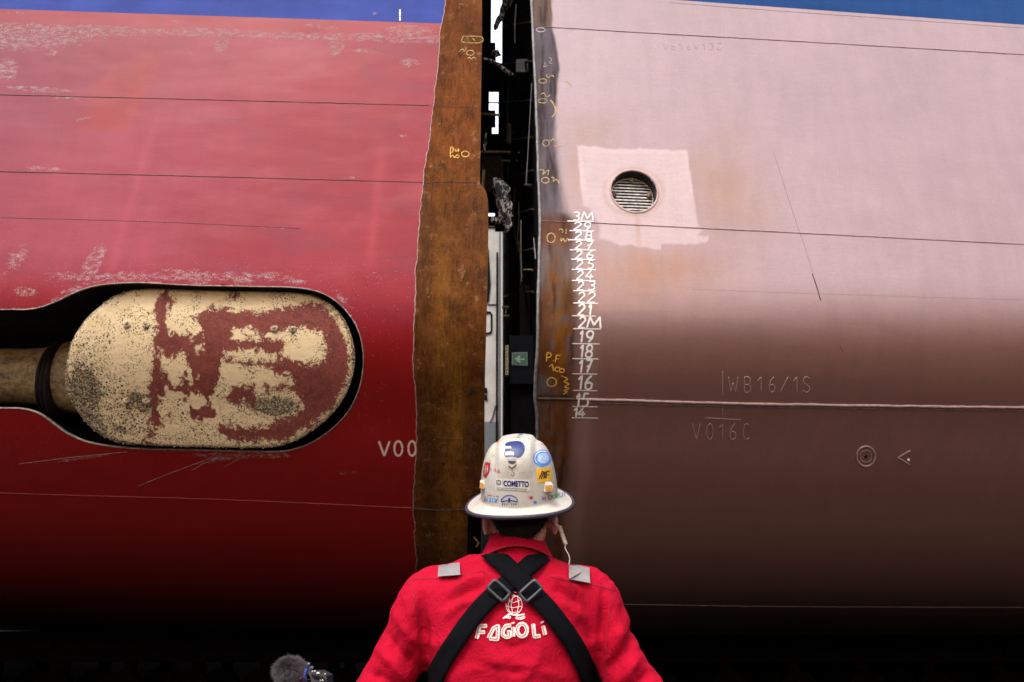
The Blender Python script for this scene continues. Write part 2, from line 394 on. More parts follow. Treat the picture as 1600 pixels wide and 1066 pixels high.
sBOT = 0.05; sLOW = float(HP.hit([(500, 985)])[0, 1]); sTOPV = float(HP.hit([(500, -10)])[0, 1]); sEND = PS[-1] - .1
GS = .0125
# ---------------------------------------------------------------- port-side section (left in the picture)
port = empty('ship_hull_section', (-3.5, 9, 0), 'red painted ship hull section on the left with brown bare steel edge and oval fin', 'ship hull')
ragged = curve_u(HP, [(702, -60), (696, 0), (690, 40), (683, 110), (676, 180), (668, 240), (660, 290), (655, 350), (650, 410), (648, 480), (646, 560), (651, 640), (650, 720), (647, 770), (646, 800), (650, 860), (650, 930), (652, 985)], .014)
pedge = curve_u(HP, [(752, -60), (753, 0), (753, 60), (752, 120), (751, 200), (750, 270), (750, 286), (756, 294), (761, 306), (763, 330), (762, 420), (760, 500), (758, 580), (757, 650), (757, 720), (757, 772), (755, 786), (737, 796), (731, 804), (730, 860), (729, 930), (728, 985)], .0015)
pblue = curve_s(HP, [(0, 27), (230, 36), (450, 43), (690, 51)][:3])
pblue = curve_s(HP, [(0, 14), (690, 37)])
def port_fields(W, U):
    P = proj(W); x, y = P[:, 0], P[:, 1]; n = len(x)
    n1 = fbm(U[:, 0] * 1.3, U[:, 1] * 1.3); n2 = fbm(U[:, 0] * 5 + 9, U[:, 1] * 3)
    tone = np.tile([.255, .016, .026], (n, 1))
    tone = tone * (0.84 + .32 * n1)[:, None]
    def mixc(c, f): 
        nonlocal tone; f = np.clip(f, 0, 1)[:, None]; tone = tone * (1 - f) + np.array(c) * f
    mixc((.20, .022, .040), sstep(.52, .75, fbm(U[:, 0] * 2.2 + 3, U[:, 1] * 5 + 1, 5)) * .45)
    mixc((.34, .060, .075), sstep(.50, .72, fbm(U[:, 0] * 1.4 + 8, U[:, 1] * 3 + 4, 5)) * .4)
    mixc((.19, .035, .055), blob(P, -40, 150, 220, 330) * .8)  # darker mauve at far left, corner vignette put into the paint tone
    mixc((.42, .06, .08), np.exp(-((x - (240 - (y - 200) * .30)) / 7) ** 2) * sstep(150, 220, y) * sstep(450, 400, y) * .45); mixc((.40, .05, .06), np.exp(-((x - (600 - (y - 200) * .10)) / 9) ** 2) * sstep(200, 260, y) * sstep(450, 380, y) * .4)  # pale slanted bands, light on plate dents put into the colour
    mixc((.33, .055, .085), blob(P, 90, 320, 300, 230) * .6 * (n1 + .3))
    mixc((.33, .040, .022), sstep(-6, 6, sdpoly(P, [(115, 205), (150, 130), (235, 75), (250, 100), (200, 208)])) * .45 * (n2 + .3))
    mixc((.31, .022, .018), blob(P, 60, 470, 160, 30) * .5)
    mixc((.27, .008, .006), sstep(470, 560, y) * .9)                 # deeper red below the bilge turn, lost sky sheen put into the tone
    band = sstep(36, 42, y - (14 + x * .033) + 36 - 5) * sstep(62, 48, y)
    mixc((.30, .015, .02), sstep(20, 4, np.abs(y - (24 + x * .033))) * .5)
    # scuffing
    sc = np.exp(-((y - (42 + x * .030)) / 7) ** 2) * .46 + np.exp(-((y - (60 + x * .030)) / 26) ** 2) * .18 + blob(P, 30, 130, 90, 120) * .22 + blob(P, 300, 432, 300, 14) * .5 + blob(P, 20, 60, 160, 16) * .35 + blob(P, 620, 50, 90, 10) * .3 + blob(P, 590, 480, 30, 60) * .25 + blob(P, 380, 712, 160, 7) * .5 + blob(P, 150, 480, 500, 400) * .12 * (fbm(U[:, 0] * 3, U[:, 1] * 6, 4) > .56)
    for a in [(60, 66, 90, 5, 2, .55), (160, 42, 90, 4, 2, .62), (330, 46, 120, 4, 2, .5), (20, 60, 50, 12, 0, .62), (12, 108, 26, 26, 0, .6), (60, 140, 70, 6, 3, .72), (100, 152, 60, 4, 3, .6), (70, 264, 40, 5, 3, .72),
              (130, 55, 60, 4, 3, .5), (345, 70, 16, 22, 30, .6), (525, 75, 22, 18, -50, .6), (570, 80, 45, 6, 3, .58), (640, 47, 50, 10, 2, .72), (500, 42, 40, 4, 6, .7), (640, 97, 22, 12, 0, .6), (690, 100, 12, 60, 4, .5),
              (145, 412, 40, 16, -60, .78), (25, 405, 40, 20, -50, .52), (40, 456, 22, 9, 8, .85), (110, 462, 50, 16, -25, .66), (310, 436, 30, 14, 0, .66), (380, 440, 26, 10, 0, .6), (460, 440, 30, 8, 5, .6), (535, 466, 34, 12, 45, .5),
              (350, 715, 60, 8, -12, .62), (420, 712, 50, 6, 0, .66), (130, 716, 70, 4, -8, .6), (545, 278, 14, 3, 0, .7), (435, 356, 36, 2, 2, .9), (250, 345, 160, 1.5, 3, .45), (630, 212, 8, 4, 0, .7), (130, 186, 26, 4, -10, .55), (80, 83, 14, 8, 0, .6),
              (300, 85, 30, 14, 60, .4), (230, 68, 70, 18, 0, .35), (10, 20, 60, 6, 2, .5), (275, 35, 20, 8, 0, .5), (545, 740, 30, 8, 0, .42)]:
        sc = np.maximum(sc, blob(P, *a[:5]) * a[5])
    specks = blob(P, 560, 470, 60, 60) + blob(P, 110, 470, 120, 30) + blob(P, 300, 430, 250, 22) + blob(P, 590, 560, 30, 120) + blob(P, 100, 690, 120, 40) * .8 + blob(P, 200, 60, 300, 40) * .3
    return dict(tone=tone, scuff=np.minimum(sc * 1.5, .70), specks=np.clip(specks, 0, 1), bare=np.zeros(n))
def panel(H, us, ss, uR, sT, name, mat, parent, fields, hole=None, uL=None, sB=None):
    u0, u1 = us[0], us[-1]; tu = (us - u0) / (u1 - u0); ts = (ss - ss[0]) / (ss[-1] - ss[0])
    A, B = np.meshgrid(tu, ts, indexing='ij'); A = A.ravel(); B = B.ravel()
    s = ss[0] + B * (ss[-1] - ss[0])
    for _ in range(3):
        L = uL(s) if uL else u0; Rr = uR(s) if uR else u1
        u = L + A * (Rr - L)
        b = sB(u) if sB else ss[0]; t = sT(u) if sT else ss[-1]
        s = b + B * (t - b)
    U = np.stack([u, s], -1); F = grid_faces(len(us), len(ss))
    if hole is not None: U, F = snap_hole(U, F, hole, GS)
    V = H.pos(U); me = mesh(name, V, F); used = np.zeros(len(V), bool); used[F.ravel()] = True
    attrs(me, V, U, H, **fields(V, U))
    return link(name, me, mat, parent)
# outline of the fin recess, read off in pixels, closed well beyond the frame
OPEN = [(-330, 560), (-320, 510), (-270, 485), (-150, 486), (0, 484), (50, 483), (84, 473), (118, 457), (155, 446), (215, 442), (300, 446), (400, 448), (465, 450), (502, 458), (530, 475), (552, 501), (564, 530), (568, 565), (562, 605), (546, 640), (521, 668), (490, 690), (460, 702), (428, 706), (330, 704), (210, 701), (145, 693), (108, 679), (82, 661), (60, 646), (34, 639), (0, 638), (-150, 636), (-270, 634), (-318, 610)]
open_px = smoothpoly(OPEN, 10); open_uv = HP.hit(open_px)
uLv = float(HP.hit([(-30, 300)])[0, 0])
us = spaced(-44, -.6, uLv, -.6, GS, .3); ss = spaced(sBOT, float(pblue(-2)), sLOW, float(pblue(-2)), GS, .3)
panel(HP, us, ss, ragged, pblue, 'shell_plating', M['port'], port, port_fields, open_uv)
def blue_fields(W, U):
    n = len(U); n1 = fbm(U[:, 0] * 3, U[:, 1] * 6); P = proj(W)
    tone = np.tile([.048, .072, .29], (n, 1)) * (.75 + .5 * n1)[:, None]
    sc = blob(P, 275, 32, 18, 7) * 1.0 + blob(P, 585, 20, 6, 5) * .9 + blob(P, 350, 6, 30, 3) * .5
    return dict(tone=tone, scuff=sc, specks=np.zeros(n), bare=np.full(n, .24))
sl_ = np.concatenate([np.linspace(sTOPV - .5, sTOPV + .1, 60), np.linspace(sTOPV + .4, sEND, 30)])
panel(HP, us[::2] if len(us) % 2 else np.append(us[::2], us[-1]), sl_, ragged, None, 'blue_topside', M['port'], port, blue_fields, sB=pblue)
def rust_fields(W, U):
    P = proj(W); x, y = P[:, 0], P[:, 1]; n = len(x); n1 = fbm(U[:, 0] * 4, U[:, 1] * 1.5); n2 = fbm(U[:, 0] * 9 + 5, U[:, 1] * 2.2)
    tone = np.tile([.125, .036, .008], (n, 1))
    def mixc(c, f):
        nonlocal tone; f = np.clip(f, 0, 1)[:, None]; tone = tone * (1 - f) + np.array(c) * f
    mixc((.085, .027, .006), sstep(280, 330, y) * .7)
    mixc((.095, .034, .008), sstep(540, 640, y) * .6)
    for a in [(700, 820, 16, 120, 0, .6), (690, 500, 14, 180, 0, .4), (716, 720, 12, 200, 0, .75), (712, 640, 14, 60, 0, .5)]: mixc((.26, .115, .014), blob(P, *a[:5]) * a[5] * (n2 * 1.1))
    for a in [(735, 690, 14, 60, 0, .6), (668, 760, 12, 120, 0, .5), (745, 330, 12, 70, 0, .5), (665, 380, 8, 90, 0, .45), (672, 900, 12, 60, 0, .3)]: mixc((.05, .025, .012), blob(P, *a[:5]) * a[5])
    tone *= (.7 + .6 * n1)[:, None]
    return dict(tone=tone)
ssr = spaced(sBOT, sEND, sLOW, sTOPV, GS, .4)
panel(HP, np.linspace(-.6, -.25, 40), ssr, pedge, None, 'bare_steel_strip', M['rust'], port, rust_fields, uL=ragged)
# ragged pale paint edge beside the bare strip
mb = MB(); s_ = np.arange(sLOW, sTOPV + .3, .012); mb.tube(HP.pos(np.stack([ragged(s_), s_], -1), .001), .0045 + .002 * fbm(s_ * 30, s_ * 0), 5); mb.build('paint_edge', seam_mat('chipped paint edge', (.26, .10, .08), (.42, .28, .24)), port, True)
# plate thickness at the cut
def plate_edge(H, f, name, mat, parent, thick=.03, sgn=1):
    s = ssr; U = np.stack([f(s), s], -1); a = H.pos(U, .001); b = H.pos(U, -thick); V = np.concatenate([a, b]); n = len(s)
    F = np.array([(i, i + 1, i + 1 + n, i + n) for i in range(n - 1)]); link(name, mesh(name, V, F), mat, parent)
plate_edge(HP, pedge, 'plate_edge', M['rim'], port)
# seams
def seam(H, pts, r, mat, name, parent, off=0., jit=.0006, n=6):
    P = smoothpoly(pts, 60, False) if len(pts) < 6 else smoothpoly(pts, 14, False)
    q = H.hit(P); L = np.concatenate([[0], np.cumsum(np.hypot(*np.diff(q, axis=0).T))]); t = np.arange(0, L[-1], .02)
    q = np.stack([np.interp(t, L, q[:, 0]), np.interp(t, L, q[:, 1])], -1); q[:, 1] += (fbm(t * 9, t * 0 + len(pts)) - .5) * jit * 8
    mb = MB(); mb.tube(H.pos(q, off), r * (.75 + .5 * fbm(t * 20, t * 0 + 3)), n); return mb.build(name, mat, parent, True)
for pts in ([(-260, 140), (0, 148), (330, 156), (672, 165)], [(-260, 260), (0, 268), (330, 276), (664, 285)]):
    seam(HP, pts, .0042, M['seam_red'], 'weld_seam', port)
seam(HP, [(-260, 332), (0, 340), (250, 347), (470, 357)], .0025, M['seam_red'], 'weld_seam', port)
seam(HP, [(-260, 752), (0, 770), (330, 780), (646, 794)], .0048, M['bead_red'], 'weld_seam', port, .001)
seam(HP, [(646, 794), (690, 797), (735, 795), (752, 786)], .007, M['dkbrown'], 'weld_seam', port, .001)
seam(HP, [(672, 166), (700, 167), (749, 169)], .0025, M['dkbrown'], 'weld_seam', port)
seam(HP, [(664, 286), (700, 284), (748, 286)], .0035, M['dkbrown'], 'weld_seam', port)
for x0, y0, x1, y1 in ((30, 725, 200, 706), (215, 760, 330, 716), (300, 735, 345, 712), (350, 730, 385, 712)):
    seam(HP, [(x0, y0), ((x0 + x1) / 2, (y0 + y1) / 2 - 1), (x1, y1)], .0016, M['chalk'], 'scratch', port, 0, .0001, 5)
# recess: rim, walls, back
rimU = open_uv; n = len(rimU); cen = rimU.mean(0)
a = HP.pos(rimU, .0015); b = HP.pos(rimU, -.02); c = b + np.array([0, .75, 0])
link('recess_rim', mesh('recess_rim', np.concatenate([a, b]), np.array([(i, (i + 1) % n, (i + 1) % n + n, i + n) for i in range(n)])), M['rim'], port)
mb = MB(); tt = np.append(np.arange(n), 0); mb.tube(HP.pos(rimU[tt], .001), .0035 + .003 * fbm(tt * .9, tt * 0.), 5, False)
mb.build('rim_weld', M['rim'], port, True)
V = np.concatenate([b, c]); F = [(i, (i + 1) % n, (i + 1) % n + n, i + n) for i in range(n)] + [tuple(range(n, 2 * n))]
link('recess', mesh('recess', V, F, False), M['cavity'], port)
# fin: a thick stadium-shaped blade end seen flat on
FIN = [(99, 588), (103, 555), (112, 528), (132, 497), (160, 471), (188, 456), (225, 449), (300, 448), (400, 450), (455, 453), (495, 462), (522, 480), (540, 505), (550, 535), (553, 566), (547, 600), (532, 632), (508, 660), (478, 682), (448, 697), (400, 704), (300, 702), (215, 699), (168, 690), (135, 668), (112, 636), (101, 610)]
fin = MB(); fo = HP.hit(smoothpoly(FIN, 6)); lo = fo.min(0); hi = fo.max(0)
gu = np.arange(lo[0] - .02, hi[0] + .02, .0085); gs = np.arange(lo[1] - .02, hi[1] + .02, .0085)
A, B = np.meshgrid(gu, gs, indexing='ij'); U = np.stack([A.ravel(), B.ravel()], -1); F = grid_faces(len(gu), len(gs))
def keep_inside(U, F, outline, h):
    best = np.full(len(U), 1e9); q = U.copy()
    for i in range(len(outline)):
        a = outline[i]; e = outline[(i + 1) % len(outline)] - a; t = np.clip(((U - a) @ e) / (e @ e), 0, 1); c = a + t[:, None] * e; d = np.hypot(*(U - c).T)
        m = d < best; q[m] = c[m]; best[m] = d[m]
    U2 = U.copy(); m = best < h * .62; U2[m] = q[m]
    c = U2[F].mean(1); return U2, F[sdpoly(c, outline) > 1e-4], best
U, F, dist = keep_inside(U, F, fo, .0085)
ins = np.minimum(np.where(sdpoly(U, fo) > 0, dist, 0), .05) / .05
edge = (fbm(U[:, 0] * 60, U[:, 1] * 60) - .5)
off = -.045 + .03 * np.sqrt(1 - (1 - ins) ** 2) + edge * .006 * (1 - ins) + .008 * (fbm(U[:, 0] * 4, U[:, 1] * 4) - .5)
V = HP.pos(U, 0); P = proj(V); nn = HP.pos(U, 1) - V; lean = .10 * (575 - P[:, 1]) / 125; dr = V - CAM; dr /= np.linalg.norm(dr, axis=1)[:, None]
V = V + nn * off[:, None] + dr * lean[:, None]
mar_polys = [
 [(262, 448), (272, 470), (262, 500), (268, 520), (296, 522), (306, 535), (300, 548), (262, 552), (258, 580), (262, 610), (250, 640), (262, 655), (252, 668), (236, 694), (222, 692), (232, 660), (238, 628), (230, 590), (236, 550), (240, 515), (238, 480), (250, 452)],
 [(372, 452), (378, 462), (365, 468), (352, 466), (345, 456)],
 [(322, 480), (345, 477), (362, 485), (400, 487), (450, 478), (480, 470), (505, 474), (530, 498), (543, 535), (548, 570), (540, 605), (520, 640), (488, 668), (452, 690), (420, 692), (370, 694), (345, 682), (318, 668), (312, 640), (300, 625), (290, 600), (296, 560), (310, 540), (308, 515), (298, 498)],
]
bei_polys = [
 [(360, 515), (395, 512), (412, 524), (440, 518), (470, 516), (500, 522), (508, 540), (506, 562), (485, 570), (462, 562), (440, 552), (452, 535), (420, 527), (385, 528), (362, 528)],
 [(350, 548), (380, 545), (425, 556), (437, 566), (390, 566), (352, 562)],
 [(344, 580), (356, 572), (395, 578), (408, 572), (425, 585), (450, 590), (452, 604), (415, 604), (404, 625), (398, 604), (370, 600), (352, 616), (342, 600)],
 [(342, 630), (372, 630), (398, 645), (404, 620), (440, 612), (462, 612), (470, 640), (455, 652), (420, 660), (398, 670), (370, 664), (320, 668), (336, 650)],
 [(290, 668), (345, 672), (342, 682), (292, 682)],
]
sd = np.full(len(P), -1e9)
for p in mar_polys: sd = np.maximum(sd, sdpoly(P, p))
for p in bei_polys: sd = np.minimum(sd, -sdpoly(P, p))
vein = (fbm(U[:, 0] * 14, U[:, 1] * 9, 5) - .5) * 120 * blob(P, 300, 620, 55, 90)
maroon = np.clip(.5 + (sd + vein - 2) / 34, 0, 1)
foul = (1 - ins) * .62 + blob(P, 150, 620, 50, 60) * .45 + blob(P, 222, 628, 34, 22) * 1.0 + blob(P, 125, 610, 26, 50) * .6 + blob(P, 430, 636, 44, 16) * 1.5 + blob(P, 170, 670, 80, 25) * .5 + sstep(640, 700, P[:, 1]) * .25 + blob(P, 130, 600, 30, 60) * .4 - blob(P, 470, 470, 80, 20) * .4
me = mesh('stabiliser_fin', V, F); attrs(me, V, U, HP, maroon=maroon, foul=np.clip(foul, 0, 1)); finO = link('stabiliser_fin', me, M['fin'], port)
def finp(q, o):
    w = HP.px([q], o)[0]; d = w - CAM; return w + d / np.linalg.norm(d) * .10 * (575 - q[1]) / 125
n = len(fo); a = np.array([finp(q, -.045) for q in proj(HP.pos(fo))]); b = a + np.array([0, .38, 0]) + (HP.pos(np.tile(fo.mean(0), (n, 1)), -.045) - a) * .12
mb = MB().add(np.concatenate([a, b]), [(i, (i + 1) % n, (i + 1) % n + n, i + n) for i in range(n)] + [tuple(range(n, 2 * n))]); mb.build('fin_side', M['shaft'], finO)
# barnacle crust along the fin's rim
mb = MB(); fd = smoothpoly(FIN, 40); cum = fd
for i in range(1300):
    p = fd[random.randrange(len(fd))]; c0 = np.array([325, 575]); f = 1 - abs(random.gauss(0, .022)) - .004; heavy = p[1] > 600 or p[0] > 490
    if not heavy and random.random() < .55: continue
    q = c0 + (p - c0) * f; w = finp(q, -.020 - random.random() * .012); r = random.uniform(.003, .0085)
    mb.ball(w, (r, r * .8, r), None, 6, 4)
o = mb.build('barnacle_crust', seam_mat('barnacle shell', (.14, .10, .06), (.5, .39, .25), .8), finO, True); o['kind'] = 'stuff'
mb = MB()
for _ in range(900):
    cx, cy, sx, sy = random.choice([(150, 620, 34, 30), (215, 635, 30, 20), (430, 640, 22, 9), (180, 670, 60, 14), (140, 560, 22, 40), (240, 690, 90, 6)])
    q = np.array([random.gauss(cx, sx), random.gauss(cy, sy)])
    if sdpoly([q], FIN)[0] < 8: continue
    w = finp(q, -.013); r = random.uniform(.002, .0048); mb.ball(w, r, None, 6, 4)
o = mb.build('barnacle_patch', seam_mat('dark barnacle shell', (.03, .025, .02), (.34, .27, .18), .8), finO, True); o['kind'] = 'stuff'
for px, py, r in ((197, 508, .034), (227, 508, .034), (428, 514, .036), (457, 515, .034), (197, 627, .034), (228, 628, .036)):
    mb = MB(); c = Vector(finp((px, py), -.018)); mb.ball(c, (r, r * .55, r * .9), None, 14, 8)
    mb.ball(c + Vector((0, -r * .45, .006)), r * .42, None, 10, 6); mb.build('bolt', M['bolt'] if 'bolt' in M else M.setdefault('bolt', seam_mat('crusted bolt', (.16, .11, .06), (.56, .43, .28), .8)), finO, True)
# the shaft and root of the fin inside the recess
mb = MB(); A0 = Vector(at(-330, 585, 7.0)); rings = []
for px, r in ((-330, .235), (-100, .235), (40, .24), (72, .25), (80, .27), (100, .30), (150, .33), (230, .2)):
    c = at(px, 588 + (px * .01), 7.08); rings.append([c + Vector((0, math.cos(q) * r, math.sin(q) * r * 1.04)) for q in np.linspace(0, 2 * math.pi, 49)[:-1]])
mb.loft(rings); mb.build('fin_shaft', M['shaft'], finO, True)
# sheet: grooves with a web of root housing below the shaft
mb = MB()
for k in range(3):
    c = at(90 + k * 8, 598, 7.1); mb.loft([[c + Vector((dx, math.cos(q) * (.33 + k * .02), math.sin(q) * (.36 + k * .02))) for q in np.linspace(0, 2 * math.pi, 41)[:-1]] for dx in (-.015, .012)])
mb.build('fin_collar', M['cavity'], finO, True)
# ---------------------------------------------------------------- stroke lettering
def circ(cx, cy, rx, ry, a0=0, a1=360, n=14): return [(cx + rx * math.cos(R_(a)), cy + ry * math.sin(R_(a))) for a in np.linspace(a0, a1, n)]
G = {'0': [circ(.5, .5, .42, .5)], 'O': [circ(.5, .5, .45, .5)], 'D': [[(.08, 0), (.08, 1)], [(.08, 0), (.5, .03), (.85, .25), (.9, .5), (.85, .75), (.5, .97), (.08, 1)]],
 '1': [[(.1, .3), (.6, 0), (.6, 1)]], '2': [circ(.48, .27, .38, .27, 190, 375, 10) + [(.05, 1), (.95, 1)]],
 '3': [[(.08, .06), (.5, 0), (.85, .12), (.82, .36), (.4, .46), (.85, .56), (.92, .8), (.6, 1), (.05, .95)]],
 '4': [[(.6, 0), (.05, .68), (.95, .68)], [(.66, .35), (.6, 1)]], '5': [[(.85, 0), (.25, 0), (.18, .42), (.6, .38), (.9, .6), (.8, .9), (.45, 1), (.08, .93)]],
 '6': [[(.75, 0), (.35, .25), (.12, .6), (.2, .92), (.5, 1), (.85, .9), (.9, .62), (.6, .48), (.25, .56)]],
 '7': [[(.08, 0), (.92, 0), (.4, 1)], [(.25, .5), (.8, .5)]], '8': [circ(.5, .26, .34, .26), circ(.5, .75, .42, .25)],
 '9': [circ(.5, .3, .4, .3) , [(.88, .3), (.8, .65), (.4, 1)]], 'M': [[(0, 1), (.15, 0), (.5, .75), (.85, 0), (1, 1)]], 'V': [[(0, 0), (.5, 1), (1, 0)]],
 'W': [[(0, 0), (.25, 1), (.5, .35), (.75, 1), (1, 0)]], 'B': [[(.1, 0), (.1, 1), (.6, 1), (.9, .88), (.9, .62), (.6, .5), (.1, .5)], [(.1, 0), (.6, 0), (.85, .12), (.82, .38), (.6, .5)]],
 '/': [[(1, 0), (0, 1)]], 'S': [[(.9, .12), (.6, 0), (.3, 0), (.08, .18), (.15, .4), (.5, .5), (.85, .6), (.92, .82), (.65, 1), (.3, 1), (.05, .88)]],
 'C': [circ(.55, .5, .45, .5, -50, -310, 12)], 'P': [[(.1, 1), (.2, 0), (.75, .02), (.9, .22), (.7, .46), (.15, .5)]], 'F': [[(.05, 1), (.25, 0), (.95, .05)], [(.15, .5), (.75, .5)]],
 'I': [[(.5, 0), (.5, 1)]], 'A': [[(0, 1), (.5, 0), (1, 1)], [(.2, .62), (.8, .62)]], 'E': [[(.95, 0), (.1, 0), (.1, 1), (.95, 1)], [(.1, .5), (.8, .5)]],
 'T': [[(0, 0), (1, 0)], [(.5, 0), (.5, 1)]], 'K': [[(.1, 0), (.1, 1)], [(.9, 0), (.1, .55), (.9, 1)]], 'U': [[(.05, 0), (.05, .75), (.3, 1), (.7, 1), (.95, .75), (.95, 0)]],
 'H': [[(.1, 0), (.1, 1)], [(.9, 0), (.9, 1)], [(.1, .5), (.9, .5)]], 'L': [[(.1, 0), (.1, 1), (.9, 1)]], 'G': [circ(.5, .5, .45, .5, -50, -345, 12) + [(.5, .55)]], 'R': [[(.1, 1), (.1, 0), (.75, .02), (.9, .22), (.7, .46), (.1, .5)], [(.5, .5), (.95, 1)]], 'N': [[(.1, 1), (.1, 0), (.9, 1), (.9, 0)]]}
def glyph(ch, x0, y0, x1, y1, lean=0):
    return [[(x0 + a * (x1 - x0) + lean * (.5 - b) * (y1 - y0), y0 + b * (y1 - y0)) for a, b in st] for st in G[ch]]
def ribbon(mb, projf, pts, wpx, off=.002, jit=.12, step=1.2):
    P = np.array(pts, float)
    if len(P) == 2: P = np.array([P[0], P.mean(0), P[1]])
    L = np.concatenate([[0], np.cumsum(np.hypot(*np.diff(P, axis=0).T))])
    if L[-1] < 1e-6: return
    t = np.linspace(0, L[-1], max(3, int(L[-1] / step))); Q = np.stack([np.interp(t, L, P[:, 0]), np.interp(t, L, P[:, 1])], -1)
    T = np.gradient(Q, axis=0); T /= np.maximum(np.linalg.norm(T, axis=1)[:, None], 1e-9); N = np.stack([-T[:, 1], T[:, 0]], -1)
    w = wpx / 2 * (1 + jit * (rng.random(len(t)) - .5) * 2); w[0] *= .6; w[-1] *= .6
    a = projf(Q + N * w[:, None], off); b = projf(Q - N * w[:, None], off); n = len(t)
    if a is None or b is None: return
    mb.add(np.concatenate([a, b]), [(i, i + 1, n + i + 1, n + i) for i in range(n - 1)])
def raised(mb, H, pts, r, off=0.):
    P = np.array(pts, float); L = np.concatenate([[0], np.cumsum(np.hypot(*np.diff(P, axis=0).T))]); t = np.linspace(0, L[-1], max(3, int(L[-1] / 2.0)))
    mb.tube(H.px(np.stack([np.interp(t, L, P[:, 0]), np.interp(t, L, P[:, 1])], -1), off), r, 6)
pw_ = simple('pinkish white marking paint', (.85, .60, .54), .6, nscale=120, namt=.15)
for ch, a, b in (('V', 592, 609), ('0', 615, 630), ('0', 637, 651)):
    mb = MB()
    for st in glyph(ch, a, 689, b, 712): ribbon(mb, HP.px, [p for p in st if p[0] < 650], 3.4, .004)
    mb.build('painted_letter', pw_, port)
for ch, a, b in (('0', 686, 700), ('/', 712, 722), ('0', 735, 747), ('1', 668, 676)):
    mb = MB()
    for st in glyph(ch, a, 692, b, 712): raised(mb, HP, st, .004)
    mb.build('raised_letter', M['dkbrown'], port, True)
mb = MB(); raised(mb, HP, [(682, 684), (724, 686)], .003); mb.build('raised_line', M['dkbrown'], port, True)
mb = MB(); mb.ball(HP.px([(693, 724)], .001)[0], (.013, .006, .015)); mb.build('drilled_hole', M['black'], port, True)
def scrawl(H, items, mat, name, parent):
    for pts, w in items: mb = MB(); ribbon(mb, H.px, [tuple(p) for p in smoothpoly(pts, 5, False)] if len(pts) > 3 and len(pts) < 12 else pts, w, .003, .45, 1.); mb.build(name, mat, parent)
scrawl(HP, [(circ(727, 241, 6, 4.5), 1.1), (glyph('P', 703, 231, 709, 246)[0], 1.2), ([(711, 233), (713, 237), (717, 233), (716, 238)], 1.1), ([(704, 246), (708, 243), (710, 247), (713, 243), (717, 243), (716, 247), (712, 246)], 1.2)], M['yellow'], 'marker_scrawl', port)
scrawl(HP, [(circ(735, 83, 6, 4), 1), ([(717, 82), (722, 77), (725, 80), (720, 84), (727, 79), (729, 74)], 1), ([(730, 92), (734, 90), (736, 93), (740, 90), (743, 92)], 1), ([(724, 57), (752, 58), (751, 67), (723, 66), (724, 57)], .8), ([(728, 60), (732, 60)], .8), ([(738, 60), (742, 64)], .8)], M['paleyellow'], 'marker_scrawl', port)
scrawl(HP, [([(740, 838), (748, 848), (744, 855)], 1.5)], M['yellow'], 'marker_scrawl', port)
scrawl(HP, [([(625, 15), (625, 33)], 2)], M['whitepaint'], 'paint_tick', port)

# ---------------------------------------------------------------- starboard section (right in the picture)
star = empty('ship_hull_section', (4.5, 9.5, 0), 'dusty pink ship hull section on the right with draught marks and round grille', 'ship hull')
sedge = curve_u(HS, [(828, -60), (829, 0), (831, 45), (833, 90), (836, 160), (838, 220), (840, 290), (842, 340), (841, 400), (839, 470), (838, 540), (835, 590), (834, 622), (837, 650), (838, 720), (838, 800), (838, 900), (838, 985)], .003, seed=8)
sblue = curve_s(HS, [(1055, 0), (1600, 39)])
ventc = HS.hit([(991, 299)])[0]; VR = .198
vent_uv = np.array([(ventc[0] + VR * math.cos(a), ventc[1] + VR * math.sin(a)) for a in np.linspace(0, 2 * math.pi, 73)[:-1]])
PATCH = [(900, 226), (940, 231), (1010, 232), (1074, 236), (1078, 262), (1083, 300), (1092, 345), (1098, 360), (1093, 366), (1110, 368), (1107, 378), (1072, 384), (1036, 381), (1034, 390), (1000, 388), (968, 383), (936, 374), (936, 355), (930, 340), (921, 325), (911, 320), (905, 270)]
